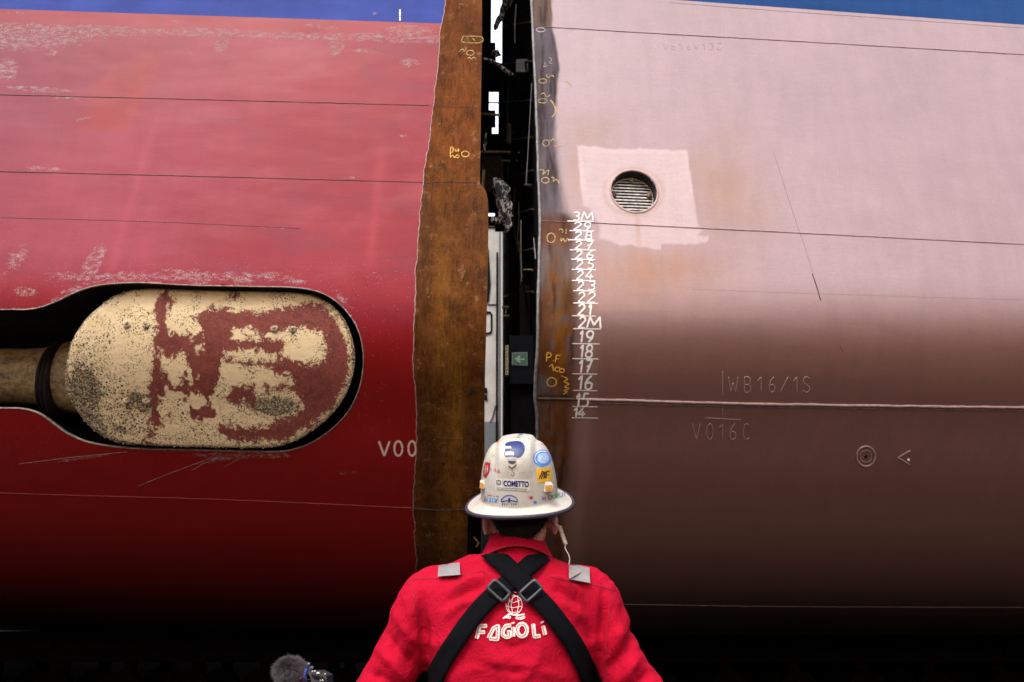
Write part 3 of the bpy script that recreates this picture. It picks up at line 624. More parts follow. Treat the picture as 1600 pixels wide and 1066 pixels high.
def star_fields(W, U):
    P = proj(W); x, y = P[:, 0], P[:, 1]; n = len(x); n1 = fbm(U[:, 0] * 1.1, U[:, 1] * 1.1); n2 = fbm(U[:, 0] * 8, U[:, 1] * 3.0); n3 = fbm(U[:, 0] * 22, U[:, 1] * 4, 5); nb = fbm(U[:, 0] * 3, U[:, 1] * 22, 4)
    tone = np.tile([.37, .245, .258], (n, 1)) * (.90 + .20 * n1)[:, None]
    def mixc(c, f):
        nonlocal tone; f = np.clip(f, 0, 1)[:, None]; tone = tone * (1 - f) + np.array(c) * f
    mixc((.205, .088, .066), sstep(420, 560, y) * .96)                 # darker brown below the bilge turn, shade put into the paint tone
    mixc((.36, .19, .13), blob(P, 1125, 290, 55, 75) * .95 * (n2 + .4))
    mixc((.36, .18, .12), blob(P, 1010, 425, 130, 45) * 1.0 * (n2 + .4))
    mixc((.34, .20, .15), blob(P, 930, 205, 50, 30) * .8 * (n2 + .3)); mixc((.40, .22, .15), blob(P, 900, 280, 16, 60) * .6)
    mixc((.36, .19, .13), blob(P, 1180, 340, 40, 40) * .3)
    pw = P + np.stack([(n3 - .5) * 8, (n2 - .5) * 10], -1)
    pd = sdpoly(pw, PATCH); mixc((.54, .39, .385), sstep(-1.5, 2.5, pd) * (.72 + .2 * nb)); mixc((.60, .46, .45), sstep(-1, 1, pd) * sstep(9, 3, pd) * .3 * (y < 300))
    rr = np.hypot((x - 990) / 46, (y - 300) / 36); mixc((.42, .23, .15), np.exp(-((rr - 1) / .09) ** 2) * .6 * (n2 + .3)); mixc((.42, .22, .15), blob(P, 997, 358, 4, 34, -3) * .6)
    # bare edge
    bx = np.interp(y, [-60, 0, 40, 60, 110, 160, 185, 215, 250, 290, 330, 345, 400, 440, 480, 520, 560, 600, 620, 660, 720, 800, 860], [862, 862, 863, 867, 874, 872, 870, 868, 872, 876, 882, 900, 898, 902, 905, 903, 898, 896, 895, 892, 888, 882, 880])
    soft = np.interp(y, [100, 180, 260, 345, 420, 600, 800], [2, 4, 9, 14, 12, 9, 6]); bare = sstep(1, -1, (x + (n2 - .5) * 10 - bx) / soft)
    bc = np.tile([.135, .110, .125], (n, 1))
    def mixb(c, f):
        nonlocal bc; f = np.clip(f, 0, 1)[:, None]; bc = bc * (1 - f) + np.array(c) * f
    mixb((.17, .105, .06), sstep(46, 38, y) * .8 * (n3 + .2)); mixb((.15, .055, .02), sstep(330, 345, y) * sstep(410, 370, y) * (.8)); mixb((.16, .145, .14), sstep(375, 410, y) * sstep(560, 500, y) * .6)
    mixb((.26, .105, .012), (blob(P, 882, 535, 24, 95) + blob(P, 868, 420, 14, 26) * .6 + blob(P, 862, 470, 14, 30) * .5) * 1.5 * sstep(.25, .75, n2 * .6 + fbm(U[:, 0] * 12, U[:, 1] * 14, 5) * .5)); mixb((.09, .03, .012), blob(P, 852, 550, 9, 26) * .8 + blob(P, 900, 600, 8, 40) * .4)
    mixb((.22, .085, .010), sstep(600, 640, y) * .75 * (n3 * 1.2)); mixb((.13, .13, .13), blob(P, 856, 600, 12, 18) * .7)
    mixb((.15, .055, .014), sstep(395, 480, y) * sstep(.35, .6, fbm(U[:, 0] * 9 + 4, U[:, 1] * 3.5, 5)) * .8); mixb((.035, .016, .012), sstep(.55, .68, fbm(U[:, 0] * 26 + 2, U[:, 1] * 2.5, 4)) * .6)
    mixb((.05, .02, .01), np.exp(-((y - 622) / 5) ** 2) * .8)
    bc = bc ** 1.15 * .95 * (.45 + 1.1 * n3)[:, None]
    f = np.clip(bare, 0, 1)[:, None]; tone = tone * (1 - f) + bc * f
    mixc((.38, .24, .20), np.exp(-((x - bx - 22 + (n1 - .5) * 20) / 12) ** 2) * sstep(480, 560, y) * .35)
    sc = blob(P, 890, 47, 26, 3, 4) * .9 + blob(P, 1275, 450, 5, 22, -8) * .5 + blob(P, 1520, 116, 18, 3, 25) * .35
    return dict(tone=tone, scuff=sc, specks=np.zeros(n), bare=bare)
uRv = float(HS.hit([(1640, 300)])[0, 0])
us2 = spaced(.2, 44, .2, uRv, GS, .3); sTopS = float(sblue(2.5))
ss2 = spaced(sBOT, sTopS, sLOW, sTopS, GS, .3)
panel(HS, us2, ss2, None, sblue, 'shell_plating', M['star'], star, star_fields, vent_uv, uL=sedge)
def sblue_fields(W, U):
    n = len(U); tone = np.tile([.022, .065, .20], (n, 1)) * (.8 + .4 * fbm(U[:, 0] * 2, U[:, 1] * 3))[:, None]
    return dict(tone=tone, scuff=np.zeros(n), specks=np.zeros(n), bare=np.full(n, .24))
panel(HS, us2[::3] if (len(us2) - 1) % 3 == 0 else np.append(us2[::3], us2[-1]), sl_, None, None, 'blue_topside', M['port'], star, sblue_fields, uL=sedge, sB=sblue)
plate_edge(HS, sedge, 'plate_edge', M['rim_star'], star)
mb = MB(); s_ = np.arange(sLOW, sTOPV + .3, .015); mb.tube(HS.pos(np.stack([sedge(s_) + .009, s_], -1), 0), .010 + .006 * fbm(s_ * 12, s_ * 0), 6); mb.build('edge_bead', M['rim_star'], star, True)
seam(HS, [(833, 41), (1000, 51), (1300, 68), (1640, 88)], .0045, M['seam_pink'], 'weld_seam', star)
seam(HS, [(1045, 4), (1200, 16), (1640, 47)], .002, M['seam_pink'], 'weld_seam', star)
seam(HS, [(842, 345), (1000, 352), (1300, 367), (1640, 384)], .0045, M['seam_pink'], 'weld_seam', star)
seam(HS, [(1080, 452), (1300, 460), (1640, 470)], .0010, M['seam_pink'], 'weld_seam', star)
seam(HS, [(930, 943), (1100, 946), (1300, 948), (1640, 949)], .008, M['bead'], 'weld_seam', star)
seam(HS, [(900, 623), (1100, 629), (1300, 633), (1640, 637)], .0125, M['bead'], 'weld_bead', star, .003, .0012, 8)
seam(HS, [(900, 629), (1100, 634), (1300, 637.5), (1640, 642)], .006, M['seam_pink'], 'weld_bead', star, .001, .001, 6)
seam(HS, [(834, 622), (870, 623), (902, 624)], .011, M['dkbrown'], 'weld_bead', star, .002, .001, 8)
seam(HS, [(1208, 236), (1235, 320), (1262, 400), (1284, 474)], .0016, M['seam_pink'], 'scratch', star, 0, .0002, 5)
seam(HS, [(1269, 428), (1276, 448), (1283, 472)], .004, M['cavity'], 'scratch', star, 0, .0002, 5)
seam(HS, [(1312, 540), (1318, 552)], .002, M['cavity'], 'scratch', star, 0, .0001, 5)
# vent: sleeve, ring, slatted grille, four bolts
def vp(a, r, off): return HS.pos(np.array([(ventc[0] + r * math.cos(a), ventc[1] + r * math.sin(a))]), off)[0]
an = np.linspace(0, 2 * math.pi, 73)[:-1]
vent = MB(); V = [vp(a, VR, .002) for a in an] + [vp(a, VR, -.22) for a in an]; vent.add(V, [(i, (i + 1) % 72, (i + 1) % 72 + 72, i + 72) for i in range(72)] + [tuple(range(72, 144))])
ventO = vent.build('vent_sleeve', simple('dark green sleeve', (.02, .03, .027), .5), star, True, True)
mb = MB(); mb.loft([[vp(a, r, o) for a in an] for r, o in ((VR - .001, -.004), (VR + .001, .006), (VR + .014, .006), (VR + .020, 0))], False); mb.build('vent_rim', M['bead'], star, True)
mb = MB(); GR = VR - .006
V = [vp(a, GR, -.100) for a in an] + [vp(a, GR - .010, -.100) for a in an] + [vp(a, GR - .010, -.120) for a in an]
mb.add(V, [(i, (i + 1) % 72, (i + 1) % 72 + 72, i + 72) for i in range(72)] + [(i + 72, (i + 1) % 72 + 72, (i + 1) % 72 + 144, i + 144) for i in range(72)])
for k in range(13):
    v = -GR + (k + .5) * 2 * GR / 13; hw = math.sqrt(max(GR ** 2 - v * v, .0001)) - .004
    c = [HS.pos(np.array([(ventc[0] + sx * hw, ventc[1] + v + dv)]), o)[0] for o in (-.102, -.117) for dv in (-.0062, .0062) for sx in (-1, 1)]
    mb.add(c, [(0, 1, 3, 2), (4, 6, 7, 5), (0, 4, 5, 1), (2, 3, 7, 6), (0, 2, 6, 4), (1, 5, 7, 3)])
gr = mb.build('grille', simple('bare metal grille', (.50, .43, .38), .35, .6, nscale=30, namt=.4), ventO)
for a, q in ((90, .86), (270, .86), (6, .80), (176, .80)):
    c = Vector(vp(R_(a), GR * q, -.085)); mb = MB(); mb.ball(c, (.024, .016, .022), None, 10, 6); mb.ball(c + Vector((0, -.012, .004)), .010, None, 8, 6); mb.build('bolt', M['bolt'], gr, True)
# draught marks
X = lambda v: 880 + v / 3.135
Yy = lambda v: 320 + v / 3.135
marks = [('3M', 48, 82, 90, 148, 37, 79, 82, 20, 150), ('29', 50, 92, 100, 137, 88, 125, 129, 30, 150), ('28', 55, 92, 106, 144, 133, 170, 174, 28, 152), ('27', 57, 92, 110, 145, 180, 219, 223, 32, 158), ('26', 60, 95, 112, 150, 227, 265, 269, 38, 158), ('25', 62, 98, 118, 151, 273, 315, 319, 42, 160), ('24', 65, 100, 108, 151, 324, 368, 373, 42, 158), ('23', 68, 102, 122, 158, 376, 419, 423, 48, 160), ('22', 72, 108, 118, 160, 430, 478, 483, 48, 170), ('21', 72, 108, 120, 143, 488, 542, 545, 42, 160), ('2M', 75, 112, 118, 186, 550, 604, 608, 48, 186), ('19', 80, 100, 110, 150, 618, 674, 681, 44, 178), ('18', 80, 103, 108, 146, 686, 748, 754, 44, 172), ('17', 75, 100, 106, 140, 760, 822, 828, 44, 168), ('16', 70, 100, 104, 146, 836, 904, 909, 48, 166), ('15', 60, 86, 90, 126, 920, 984, 988, 44, 168), ('14', 48, 76, 72, 110, 994, 1038, 1043, 42, 172)]
for i, (t, a0, a1, b0, b1, y0, y1, ul, x0, x1) in enumerate(marks):
    mb = MB(); w = 3.1 if i > 8 else 2.0; oo = .019 if t == '15' else .005
    for st in glyph(t[0], X(a0), Yy(y0), X(a1), Yy(y1), .12): ribbon(mb, HS.px, st, w, oo)
    for st in glyph(t[1], X(b0), Yy(y0), X(b1), Yy(y1), .12): ribbon(mb, HS.px, st, w, oo)
    ribbon(mb, HS.px, [(X(x0), Yy(ul - 1)), (X(x1), Yy(ul + 1))], 1.5, .0045)
    mb.build('draught_mark', M['whitepaint'], star)
scrawl(HS, [(circ(862, 597, 7.5, 7), 1.6), (glyph('P', 853, 552, 862, 565)[0], 1.8), ([(864, 563), (865, 564)], 2), (glyph('F', 867, 555, 876, 566)[0], 1.6), (glyph('F', 867, 555, 876, 566)[1], 1.4), ([(858, 573), (863, 569), (865, 580)], 1.6), (circ(871, 577, 4, 3.4), 1.6), (circ(878, 579, 4, 3), 1.6), ([(877, 587), (887, 592), (881, 596), (889, 600), (882, 604), (889, 607), (881, 610), (886, 612), (880, 616)], 1.6)], M['yellow'], 'marker_scrawl', star)
scrawl(HS, [(circ(861, 372, 6.5, 7.5), 1.3), ([(873, 360), (876, 358), (880, 361), (878, 364)], 1.2), ([(876, 372), (877, 377), (880, 373), (883, 378), (887, 373), (889, 378)], 1.3), ([(843, 386), (844, 392)], 1.5), ([(885, 358), (884, 366)], 1.)], M['paleyellow'], 'marker_scrawl', star)
scrawl(HS, [(circ(853, 224, 5, 5), 1.1), ([(858, 218), (861, 221), (864, 217), (867, 221)], 1), ([(866, 228), (870, 230), (875, 227), (880, 229)], 1), (circ(852, 282, 6, 4.5), 1.2), ([(841, 268), (846, 265), (850, 268), (848, 273), (857, 266), (856, 274)], 1.2), ([(861, 277), (866, 279), (864, 284), (870, 281), (874, 287)], 1.3), (circ(848, 158, 7, 3.5), .9), ([(845, 148), (850, 146), (854, 152), (860, 148)], 1), ([(860, 157), (863, 160), (866, 166), (869, 172), (867, 178), (862, 184)], 2.0), (circ(848, 127, 6, 3.5), .8), ([(854, 117), (856, 122), (862, 118), (866, 121)], 1), ([(884, 126), (890, 130), (893, 136)], .9)], M['paleyellow'], 'marker_scrawl', star)
scrawl(HS, [(circ(845, 47, 7, 3.2), 1.6), ([(852, 98), (849, 105), (855, 103)], .9), ([(858, 90), (862, 94), (858, 98), (863, 100)], .9)], M['chalk'], 'marker_scrawl', star)
# raised weld lettering
for ch, a in zip('WB16/1S', (1138, 1162, 1182, 1200, 1219, 1238, 1254)):
    mb = MB()
    for st in glyph(ch, a, 589, a + (15 if ch in 'W' else 12), 613): raised(mb, HS, st, .0040)
    mb.build('raised_letter', M['bead'], star, True)
for ch, a in zip('V016C', (1082, 1103, 1122, 1139, 1160)):
    mb = MB()
    for st in glyph(ch, a, 662, a + 12, 687): raised(mb, HS, st, .0040)
    mb.build('raised_letter', M['bead'], star, True)
for pts in ([(1129, 581), (1129, 620)], [(1129, 637), (1129, 650)], [(1101, 653), (1158, 656)]): mb = MB(); raised(mb, HS, pts, .0038); mb.build('raised_line', M['bead'], star, True)
M['star2'] = seam_mat('pink painted weld letters', (.30, .20, .20), (.36, .25, .25))
for i, x0 in enumerate(range(1036, 1125, 12)): mb = MB(); raised(mb, HS, glyph('VB16V13E'[i], x0, 68, x0 + 8, 78)[0], .0022); mb.build('raised_letter', M['star2'], star, True)
mb = MB(); raised(mb, HS, circ(1353, 713, 14.5, 15.5, 0, 360, 30), .0085); raised(mb, HS, circ(1353, 713, 9, 9.5, 0, 360, 24), .004); mb.build('drain_plug', M['bead'], star, True)
mb = MB(); mb.ball(HS.px([(1353, 713)])[0], (.014, .01, .014)); mb.build('plug_hole', M['black'], star, True)
mb = MB(); raised(mb, HS, [(1422, 704), (1403, 715), (1421, 726)], .0085); mb.build('arrow_weld', M['bead'], star, True)
mb = MB(); mb.ball(HS.px([(1419, 718)], .004)[0], (.013, .008, .014)); mb.build('paint_dab', simple('cream dab', (.75, .62, .42), .6), star, True)

# ---------------------------------------------------------------- inside the cut
def wallbox(mb, a, b, z0, z1, t):        # vertical slab between plan points a, b, thickness t to the side
    d = Vector((b[0] - a[0], b[1] - a[1], 0)); n = Vector((d.y, -d.x, 0)).normalized() * t
    c = [Vector((a[0], a[1], 0)), Vector((b[0], b[1], 0)), Vector((b[0], b[1], 0)) + n, Vector((a[0], a[1], 0)) + n]
    V = [Vector((p.x, p.y, z0)) for p in c] + [Vector((p.x, p.y, z1)) for p in c]
    mb.add(V, [(0, 1, 2, 3), (4, 7, 6, 5), (0, 4, 5, 1), (1, 5, 6, 2), (2, 6, 7, 3), (3, 7, 4, 0)])
SLp = lambda d: -.33 + (d - 6.3) * (-1.16 + .33) / 25.7
SRp = lambda d: .225 + (d - 6.3) * (-.37 - .225) / 25.7
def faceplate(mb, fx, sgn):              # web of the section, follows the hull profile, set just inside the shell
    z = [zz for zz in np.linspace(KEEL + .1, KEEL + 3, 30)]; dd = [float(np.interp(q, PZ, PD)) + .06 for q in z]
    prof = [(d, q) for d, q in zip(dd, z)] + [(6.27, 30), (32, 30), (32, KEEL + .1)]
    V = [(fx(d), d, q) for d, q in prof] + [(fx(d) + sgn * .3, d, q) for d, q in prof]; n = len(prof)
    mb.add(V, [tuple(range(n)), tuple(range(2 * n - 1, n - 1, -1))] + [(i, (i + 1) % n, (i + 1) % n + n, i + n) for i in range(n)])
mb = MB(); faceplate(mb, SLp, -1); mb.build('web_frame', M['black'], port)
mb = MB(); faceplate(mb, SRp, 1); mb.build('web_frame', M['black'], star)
def rectbox(px0, py0, px1, py1, Y, depth, name, mat, parent, bev=.0):
    a = at(px0, py0, Y); b = at(px1, py1, Y); mb = MB(); mb.box(((a.x + b.x) / 2, Y + depth / 2, (a.z + b.z) / 2), (abs(b.x - a.x), depth, abs(a.z - b.z)), None, bev); return mb.build(name, mat, parent)
def bar(x0, y0, x1, y1, Y0, Y1, r, name, mat, parent): 
    mb = MB(); mb.tube([at(x0, y0, Y0), at(x1, y1, Y1)], r, 10); return mb.build(name, mat, parent, True, True)
# members standing out of the left section across the light
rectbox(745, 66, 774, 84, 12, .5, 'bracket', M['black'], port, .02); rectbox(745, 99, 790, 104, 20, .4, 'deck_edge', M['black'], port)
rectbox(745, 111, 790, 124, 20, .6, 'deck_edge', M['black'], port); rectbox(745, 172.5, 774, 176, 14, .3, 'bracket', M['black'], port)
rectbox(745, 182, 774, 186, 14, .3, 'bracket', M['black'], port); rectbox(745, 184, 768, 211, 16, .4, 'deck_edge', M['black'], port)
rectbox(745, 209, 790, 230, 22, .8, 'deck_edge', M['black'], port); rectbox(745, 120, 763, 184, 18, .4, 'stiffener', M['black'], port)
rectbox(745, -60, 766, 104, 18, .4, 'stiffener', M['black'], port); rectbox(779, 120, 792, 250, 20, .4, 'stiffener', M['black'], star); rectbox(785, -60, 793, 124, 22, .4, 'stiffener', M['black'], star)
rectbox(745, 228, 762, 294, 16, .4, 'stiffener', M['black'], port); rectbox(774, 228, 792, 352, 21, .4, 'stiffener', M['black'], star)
rectbox(745, 243, 786, 300, 13, .8, 'rusty_box_girder', M['dkbrown'], port, .03)
rectbox(750, 338, 774, 345, 20, .3, 'deck_edge', M['black'], port)
bar(752, 178, 781, 180, 10, 10, .017, 'pipe', M['tanpipe'], port); bar(750, 237.5, 797, 238, 9, 9.2, .016, 'pipe', M['tanpipe'], port); bar(785, 251, 797, 251.5, 9, 9.3, .012, 'pipe', M['tanpipe'], port)
bar(756, 266, 754, 294, 8, 8, .018, 'pipe', M['tanpipe'], port); bar(763, 160.5, 782, 161, 20, 20, .02, 'pipe', M['black'], port); bar(763, 138, 775, 138.5, 20, 20, .02, 'pipe', M['black'], port)
# members of the right section
rectbox(806, 92, 828, 113, 8.0, .4, 'duct', M['grey'], star, .01); rectbox(792, 193, 799, 225, 10, .2, 'bracket', M['dkbrown'], star, .01)
bar(831, 130, 822, 290, 6.9, 6.9, .006, 'cable', M['grey'], star); bar(819, 422, 832, 422, 7.2, 7.0, .01, 'pipe', M['tanpipe'], star)
bar(820, 290, 833, 291, 7.4, 7.2, .02, 'pipe', M['dkbrown'], star); bar(837, 405, 834, 372, 6.5, 6.6, .007, 'cable', M['grey'], star)
rectbox(812, 445, 832, 525, 8.0, .3, 'panel', simple('dim grey-green panel', (.010, .009, .006), .7, spec=.1), star)
rectbox(786, 462, 794, 463.5, 8, .05, 'bracket', M['tanpipe'], port); rectbox(784.5, 478, 795, 480, 8, .05, 'bracket', M['tanpipe'], port); rectbox(786, 492, 796, 494, 8, .05, 'bracket', M['tanpipe'], port); rectbox(790, 480, 791.5, 492, 8, .03, 'bracket', M['tanpipe'], port)
for _ in range(14):
    x_ = random.uniform(795, 828); y_ = random.uniform(-20, 420); Yc = random.uniform(7.2, 10); l_ = random.uniform(20, 110)
    Pc = smoothpoly([(x_, y_), (x_ + random.uniform(-3, 3), y_ + l_ * .5), (x_ + random.uniform(-5, 5), y_ + l_)], 8, False)
    mb = MB(); mb.tube([at(a_, b_, Yc) for a_, b_ in Pc], random.uniform(.005, .012), 6); mb.build('hose', random.choice([M['grey'], M['dkbrown'], M['black'], M['rim_star']]), star, True)
for y_ in range(-20, 520, 60): bar(787 + y_ * .003, y_, 833, y_ + random.uniform(-14, -2), 14, 6.9, .012, 'stiffener', M['dkbrown'], star)
mb = MB()
for _ in range(26):
    px = random.uniform(795, 826); py = random.uniform(-10, 260); mb.ball(at(px, py, random.uniform(8, 10)), (random.uniform(.006, .02), .008, random.uniform(.004, .012)), None, 6, 4)
o = mb.build('fastener', M['grey'], star, True); o['kind'] = 'stuff'
bk = rectbox(796, 524, 840, 600, 7.4, .25, 'bulkhead', simple('dark navy bulkhead', (.005, .006, .010), .7, nscale=9, namt=.4, spec=.1), star)
rectbox(798, 600, 840, 760, 7.5, .25, 'bulkhead', M['black'], star)
# sign: border, green panel, arrow pointing left
YS = 7.385
def signquad(name, pts, mat, dy, parent):
    mb = MB(); V = [at(x, y, YS - dy) for x, y in pts]; n = len(V); W = [v + Vector((0, .002, 0)) for v in V]
    mb.add(V + W, [tuple(range(n)), tuple(range(2 * n - 1, n - 1, -1))] + [(i, (i + 1) % n, (i + 1) % n + n, i + n) for i in range(n)]); return mb.build(name, mat, parent)
sg = signquad('escape_sign', [(799.5, 551), (824, 550), (824.5, 571.5), (799.8, 570.5)], simple('white sign border', (.18, .22, .2), .5), 0, bk)
signquad('sign_face', [(801, 552.3), (822.7, 551.5), (823, 570), (801.3, 569.2)], simple('green sign face', (.004, .13, .07), .45), .003, bk)
signquad('sign_arrow', [(804, 561), (812, 555.5), (813.6, 557.5), (810, 560), (819.5, 560.3), (819.5, 562.6), (810.3, 562.3), (814, 565), (812, 567)], simple('white sign arrow', (.34, .42, .38), .5), .006, bk)
# perforated tan rail standing beside the sign
rl = rectbox(789.5, 539, 794.5, 586, 7.2, .05, 'perforated_rail', simple('tan rail', (.42, .34, .22), .6, nscale=50, namt=.5), star, .003)
for k in range(9): mb = MB(); mb.ball(at(792, 543 + k * 5, 7.195), (.004, .003, .008), None, 8, 5); mb.build('slot_hole', M['black'], rl, True)

# ---------------------------------------------------------------- white tower beyond the gap, framed by the two sections
YT = 36
tw = empty('white_tower', (at(760, 500, YT).x, YT + 2, 0), 'tall off-white tower with grey base seen through the gap between the two hulls', 'tower')
a = at(726, 353, YT); b = at(783.5, 660, YT)
mb = MB(); mb.box(((a.x + b.x) / 2, YT + 2, (a.z + b.z) / 2), (b.x - a.x, 4, a.z - b.z), None, .04); mb.build('wall', simple('off-white cladding', (.44, .41, .35), .6, nscale=1.2, namt=.12), tw)
mb = MB(); mb.box(((a.x + b.x) / 2, YT + 2, b.z / 2), (b.x - a.x + .04, 4.04, b.z - .003), None, .04); mb.build('base', simple('grey base cladding', (.11, .125, .12), .6), tw)
def towerbar(x0, y0, x1, y1, r, mat, name, Y=YT - .15): mb = MB(); mb.tube([at(x0, y0, Y), at(x1, y1, Y)], r, 8); mb.build(name, mat, tw, True, True)
mb = MB(); mb.box(((a.x + b.x) / 2, YT + 1.9, at(760, 782, YT).z / 2), (b.x - a.x + .3, 4.3, at(760, 782, YT).z), None, .04); mb.build('plinth', M['black'], tw)
towerbar(777, 395, 776, 700, .045, M['black'], 'downpipe'); towerbar(781.6, 352, 781, 700, .05, M['grey'], 'downpipe'); towerbar(784.2, 352, 784.2, 700, .06, simple('pale pipe', (.5, .47, .4), .5), 'downpipe'); towerbar(786.5, 352, 786.2, 700, .05, M['black'], 'downpipe')
rectbox(758, 354, 784, 352, YT - .1, .3, 'parapet', M['dkbrown'], tw)
mb = MB(); P = [(756, 488), (766, 488), (768, 491), (768, 516), (766, 520), (756, 522)]; mb.tube([at(x, y, YT - .05) for x, y in P], .04, 6); mb.build('window_frame', M['black'], tw, True)
rectbox(757, 606, 761, 613, YT - .1, .2, 'hatch', M['black'], tw); rectbox(757, 617, 761, 624, YT - .1, .2, 'hatch', M['black'], tw)
rectbox(762, 475, 777, 475.8, YT - .06, .08, 'panel_joint', M['grey'], tw)
mb = MB(); mb.tube([at(766, 660, YT - .03), at(770, 650, YT - .03), at(774, 634, YT - .03)], .03, 5); mb.build('stain', M['grey'], tw)
mb = MB(); mb.add([at(x, y, YT - .08) for x, y in ((757, 380), (763, 388), (765, 420), (766.5, 446), (763.5, 470), (757, 476))] + [at(x, y, YT - .02) for x, y in ((757, 380), (763, 388), (765, 420), (766.5, 446), (763.5, 470), (757, 476))], [tuple(range(6)), tuple(range(11, 5, -1))] + [(i, (i + 1) % 6, (i + 1) % 6 + 6, i + 6) for i in range(6)]); mb.build('opening', M['black'], tw)

# ---------------------------------------------------------------- cable bundles wrapped in torn plastic
def plastic():
    t = NT('torn plastic wrapping'); v = t.co(); n = t.noise(t.co((1, 1, .35)), 38, 3, .5, .8); n2 = t.noise(v, 80, 4, .7)
    col = t.mix(t.ss(n, .50, .57), (.015, .017, .022), (.75, .70, .66)); return t.out(color=col, rough=.22, spec=.9, normal=t.bump(n2, .9, .02))
M['plastic'] = plastic()
def bundle(path, radii, Y, label, extra=()):
    o = empty('cable_bundle', at(*path[0], Y), label, 'cable bundle', 'plastic wrapped cable bundles in the gap')
    for q, (pth, rad) in enumerate([(path, radii)] + list(extra)):
        P = smoothpoly(pth, 10, False); n = len(P); rr = np.interp(np.linspace(0, 1, n), np.linspace(0, 1, len(rad)), rad); sc = Y / cF[1] / FPX * 1.1
        W = [at(x, y, Y) for x, y in P]; mb = MB(); mb.tube(W, [r * sc for r in rr], 22)
        V = np.array(mb.V); c = np.repeat(np.array([tuple(v) for v in W]), 22, axis=0); k = .45 + 1.1 * fbm(V[:, 0] * 34 + V[:, 1] * 20 + q, V[:, 2] * 9 + V[:, 1] * 12, 2)
        V = c + (V - c) * k[:, None]; mb.V = [tuple(v) for v in V]; mb.build('wrapping' if q == 0 else 'loose_strip', M['plastic'], o, False)
bundle([(796, -30), (792, 0), (785, 22), (777, 38), (773, 47)], [6, 6, 5, 4.5, .8], 9.5, 'topmost plastic wrapped cable bundle, hanging at the upper edge of the gap')
bundle([(756, 92), (768, 96), (780, 102), (792, 112), (803, 119)], [2, 3, 3, 4, 4], 8.2, 'thin plastic wrapped cable bundle slanting across the gap beside the grey duct', [([(770, 82), (776, 84), (783, 87)], [5, 5, 1])])
bundle([(769, 284), (776, 288), (785, 300), (788, 318), (793, 338), (796, 348)], [6, 9, 11, 11, 9, 4], 7.2, 'thick crumpled plastic cable bundle hanging just above the white tower', [([(767, 343), (776, 345), (788, 341), (802, 337)], [3, 6, 4, 2]), ([(790, 346), (793, 354), (788, 364)], [6, 6, 1]), ([(776, 292), (778, 315), (782, 340)], [2, 3, 3])])
bundle([(760, 208), (758, 222), (757, 238)], [1.5, 2.2, 1.2], 8, 'short dark cable end hanging beside the bare steel edge above the tan pipe')

# ---------------------------------------------------------------- transporters carrying the sections (black in the shade)
def transporter(x0, x1, Y, label):
    o = empty('transporter', ((x0 + x1) / 2, Y + 1.2, 0), label, 'transporter', 'transporters under the hulls')
    mb = MB(); mb.box(((x0 + x1) / 2, Y + 1.2, 1.24), (x1 - x0, 2.4, .60), None, .03); mb.build('deck', M['tdeck'], o)
    L = x1 - x0
    for k in range(int(L / 1.4)): mb = MB(); mb.box((x0 + .7 + k * 1.4, Y - .012, 1.24), (.06, .05, .42)); mb.build('deck_rib', M['tdeck'], o)
    for k in range(int(L / 1.4)):
        for yy in (Y + .25, Y + 2.1):
            mb = MB(); c = Vector((x0 + .7 + k * 1.4, yy, .4)); mb.loft([[c + Vector((math.cos(q) * r, dy, math.sin(q) * r)) for q in np.linspace(0, 2 * math.pi, 25)[:-1]] for dy, r in ((-.14, .33), (-.11, .395), (.11, .395), (.14, .33))])
            mb.box(c + Vector((0, .28, .35)), (.22, .2, .52), None, .02); mb.build('wheel', M['tyre'], o, True, True)
    for k in range(4): mb = MB(); mb.box((x0 + L * (k + .5) / 4, Y + 1.2, 1.585), (.5, 1.8, .09), None, .01); mb.build('timber_packing', M['tdeck'], o)
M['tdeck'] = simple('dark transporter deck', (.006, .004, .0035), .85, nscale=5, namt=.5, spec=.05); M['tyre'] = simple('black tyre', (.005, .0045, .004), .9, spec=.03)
transporter(-24, -.9, 18, 'long black multi-wheel transporter under the red hull section')
transporter(.9, 24, 18, 'long black multi-wheel transporter under the pink hull section')
# ---------------------------------------------------------------- ground
dw = MB(); dw.box((0, 33.9, 2.2), (140, .6, 4.4), None, .05)  # dark wall added behind the hulls to block the low sky
for k in range(28): dw.box((-68 + k * 5, 33.55, 2.2), (.35, .25, 4.3))
tag(dw.build('sky_block_wall', simple('dark blocking wall', (.014, .012, .011), .85, nscale=1.5, namt=.4)), 'long dark concrete dock wall closing the yard beyond both hulls', 'wall')
mb = MB(); mb.add([(-1500, -1500, 0), (1500, -1500, 0), (1500, 1500, 0), (-1500, 1500, 0)], [(0, 1, 2, 3)])
t = NT('near-black asphalt'); v = t.co(); n = t.noise(v, 2, 8, .7); f = t.noise(v, 90, 5, .7)  # kept very dark to limit bounce on the hull undersides
g = mb.build('ground', t.out(color=t.mix(t.ss(n, .3, .7), (.014, .013, .013), (.030, .027, .025)), rough=t.ss(f, .3, .7, .7, .95), normal=t.bump(f, .5, .01))); tag(g, kind='structure')
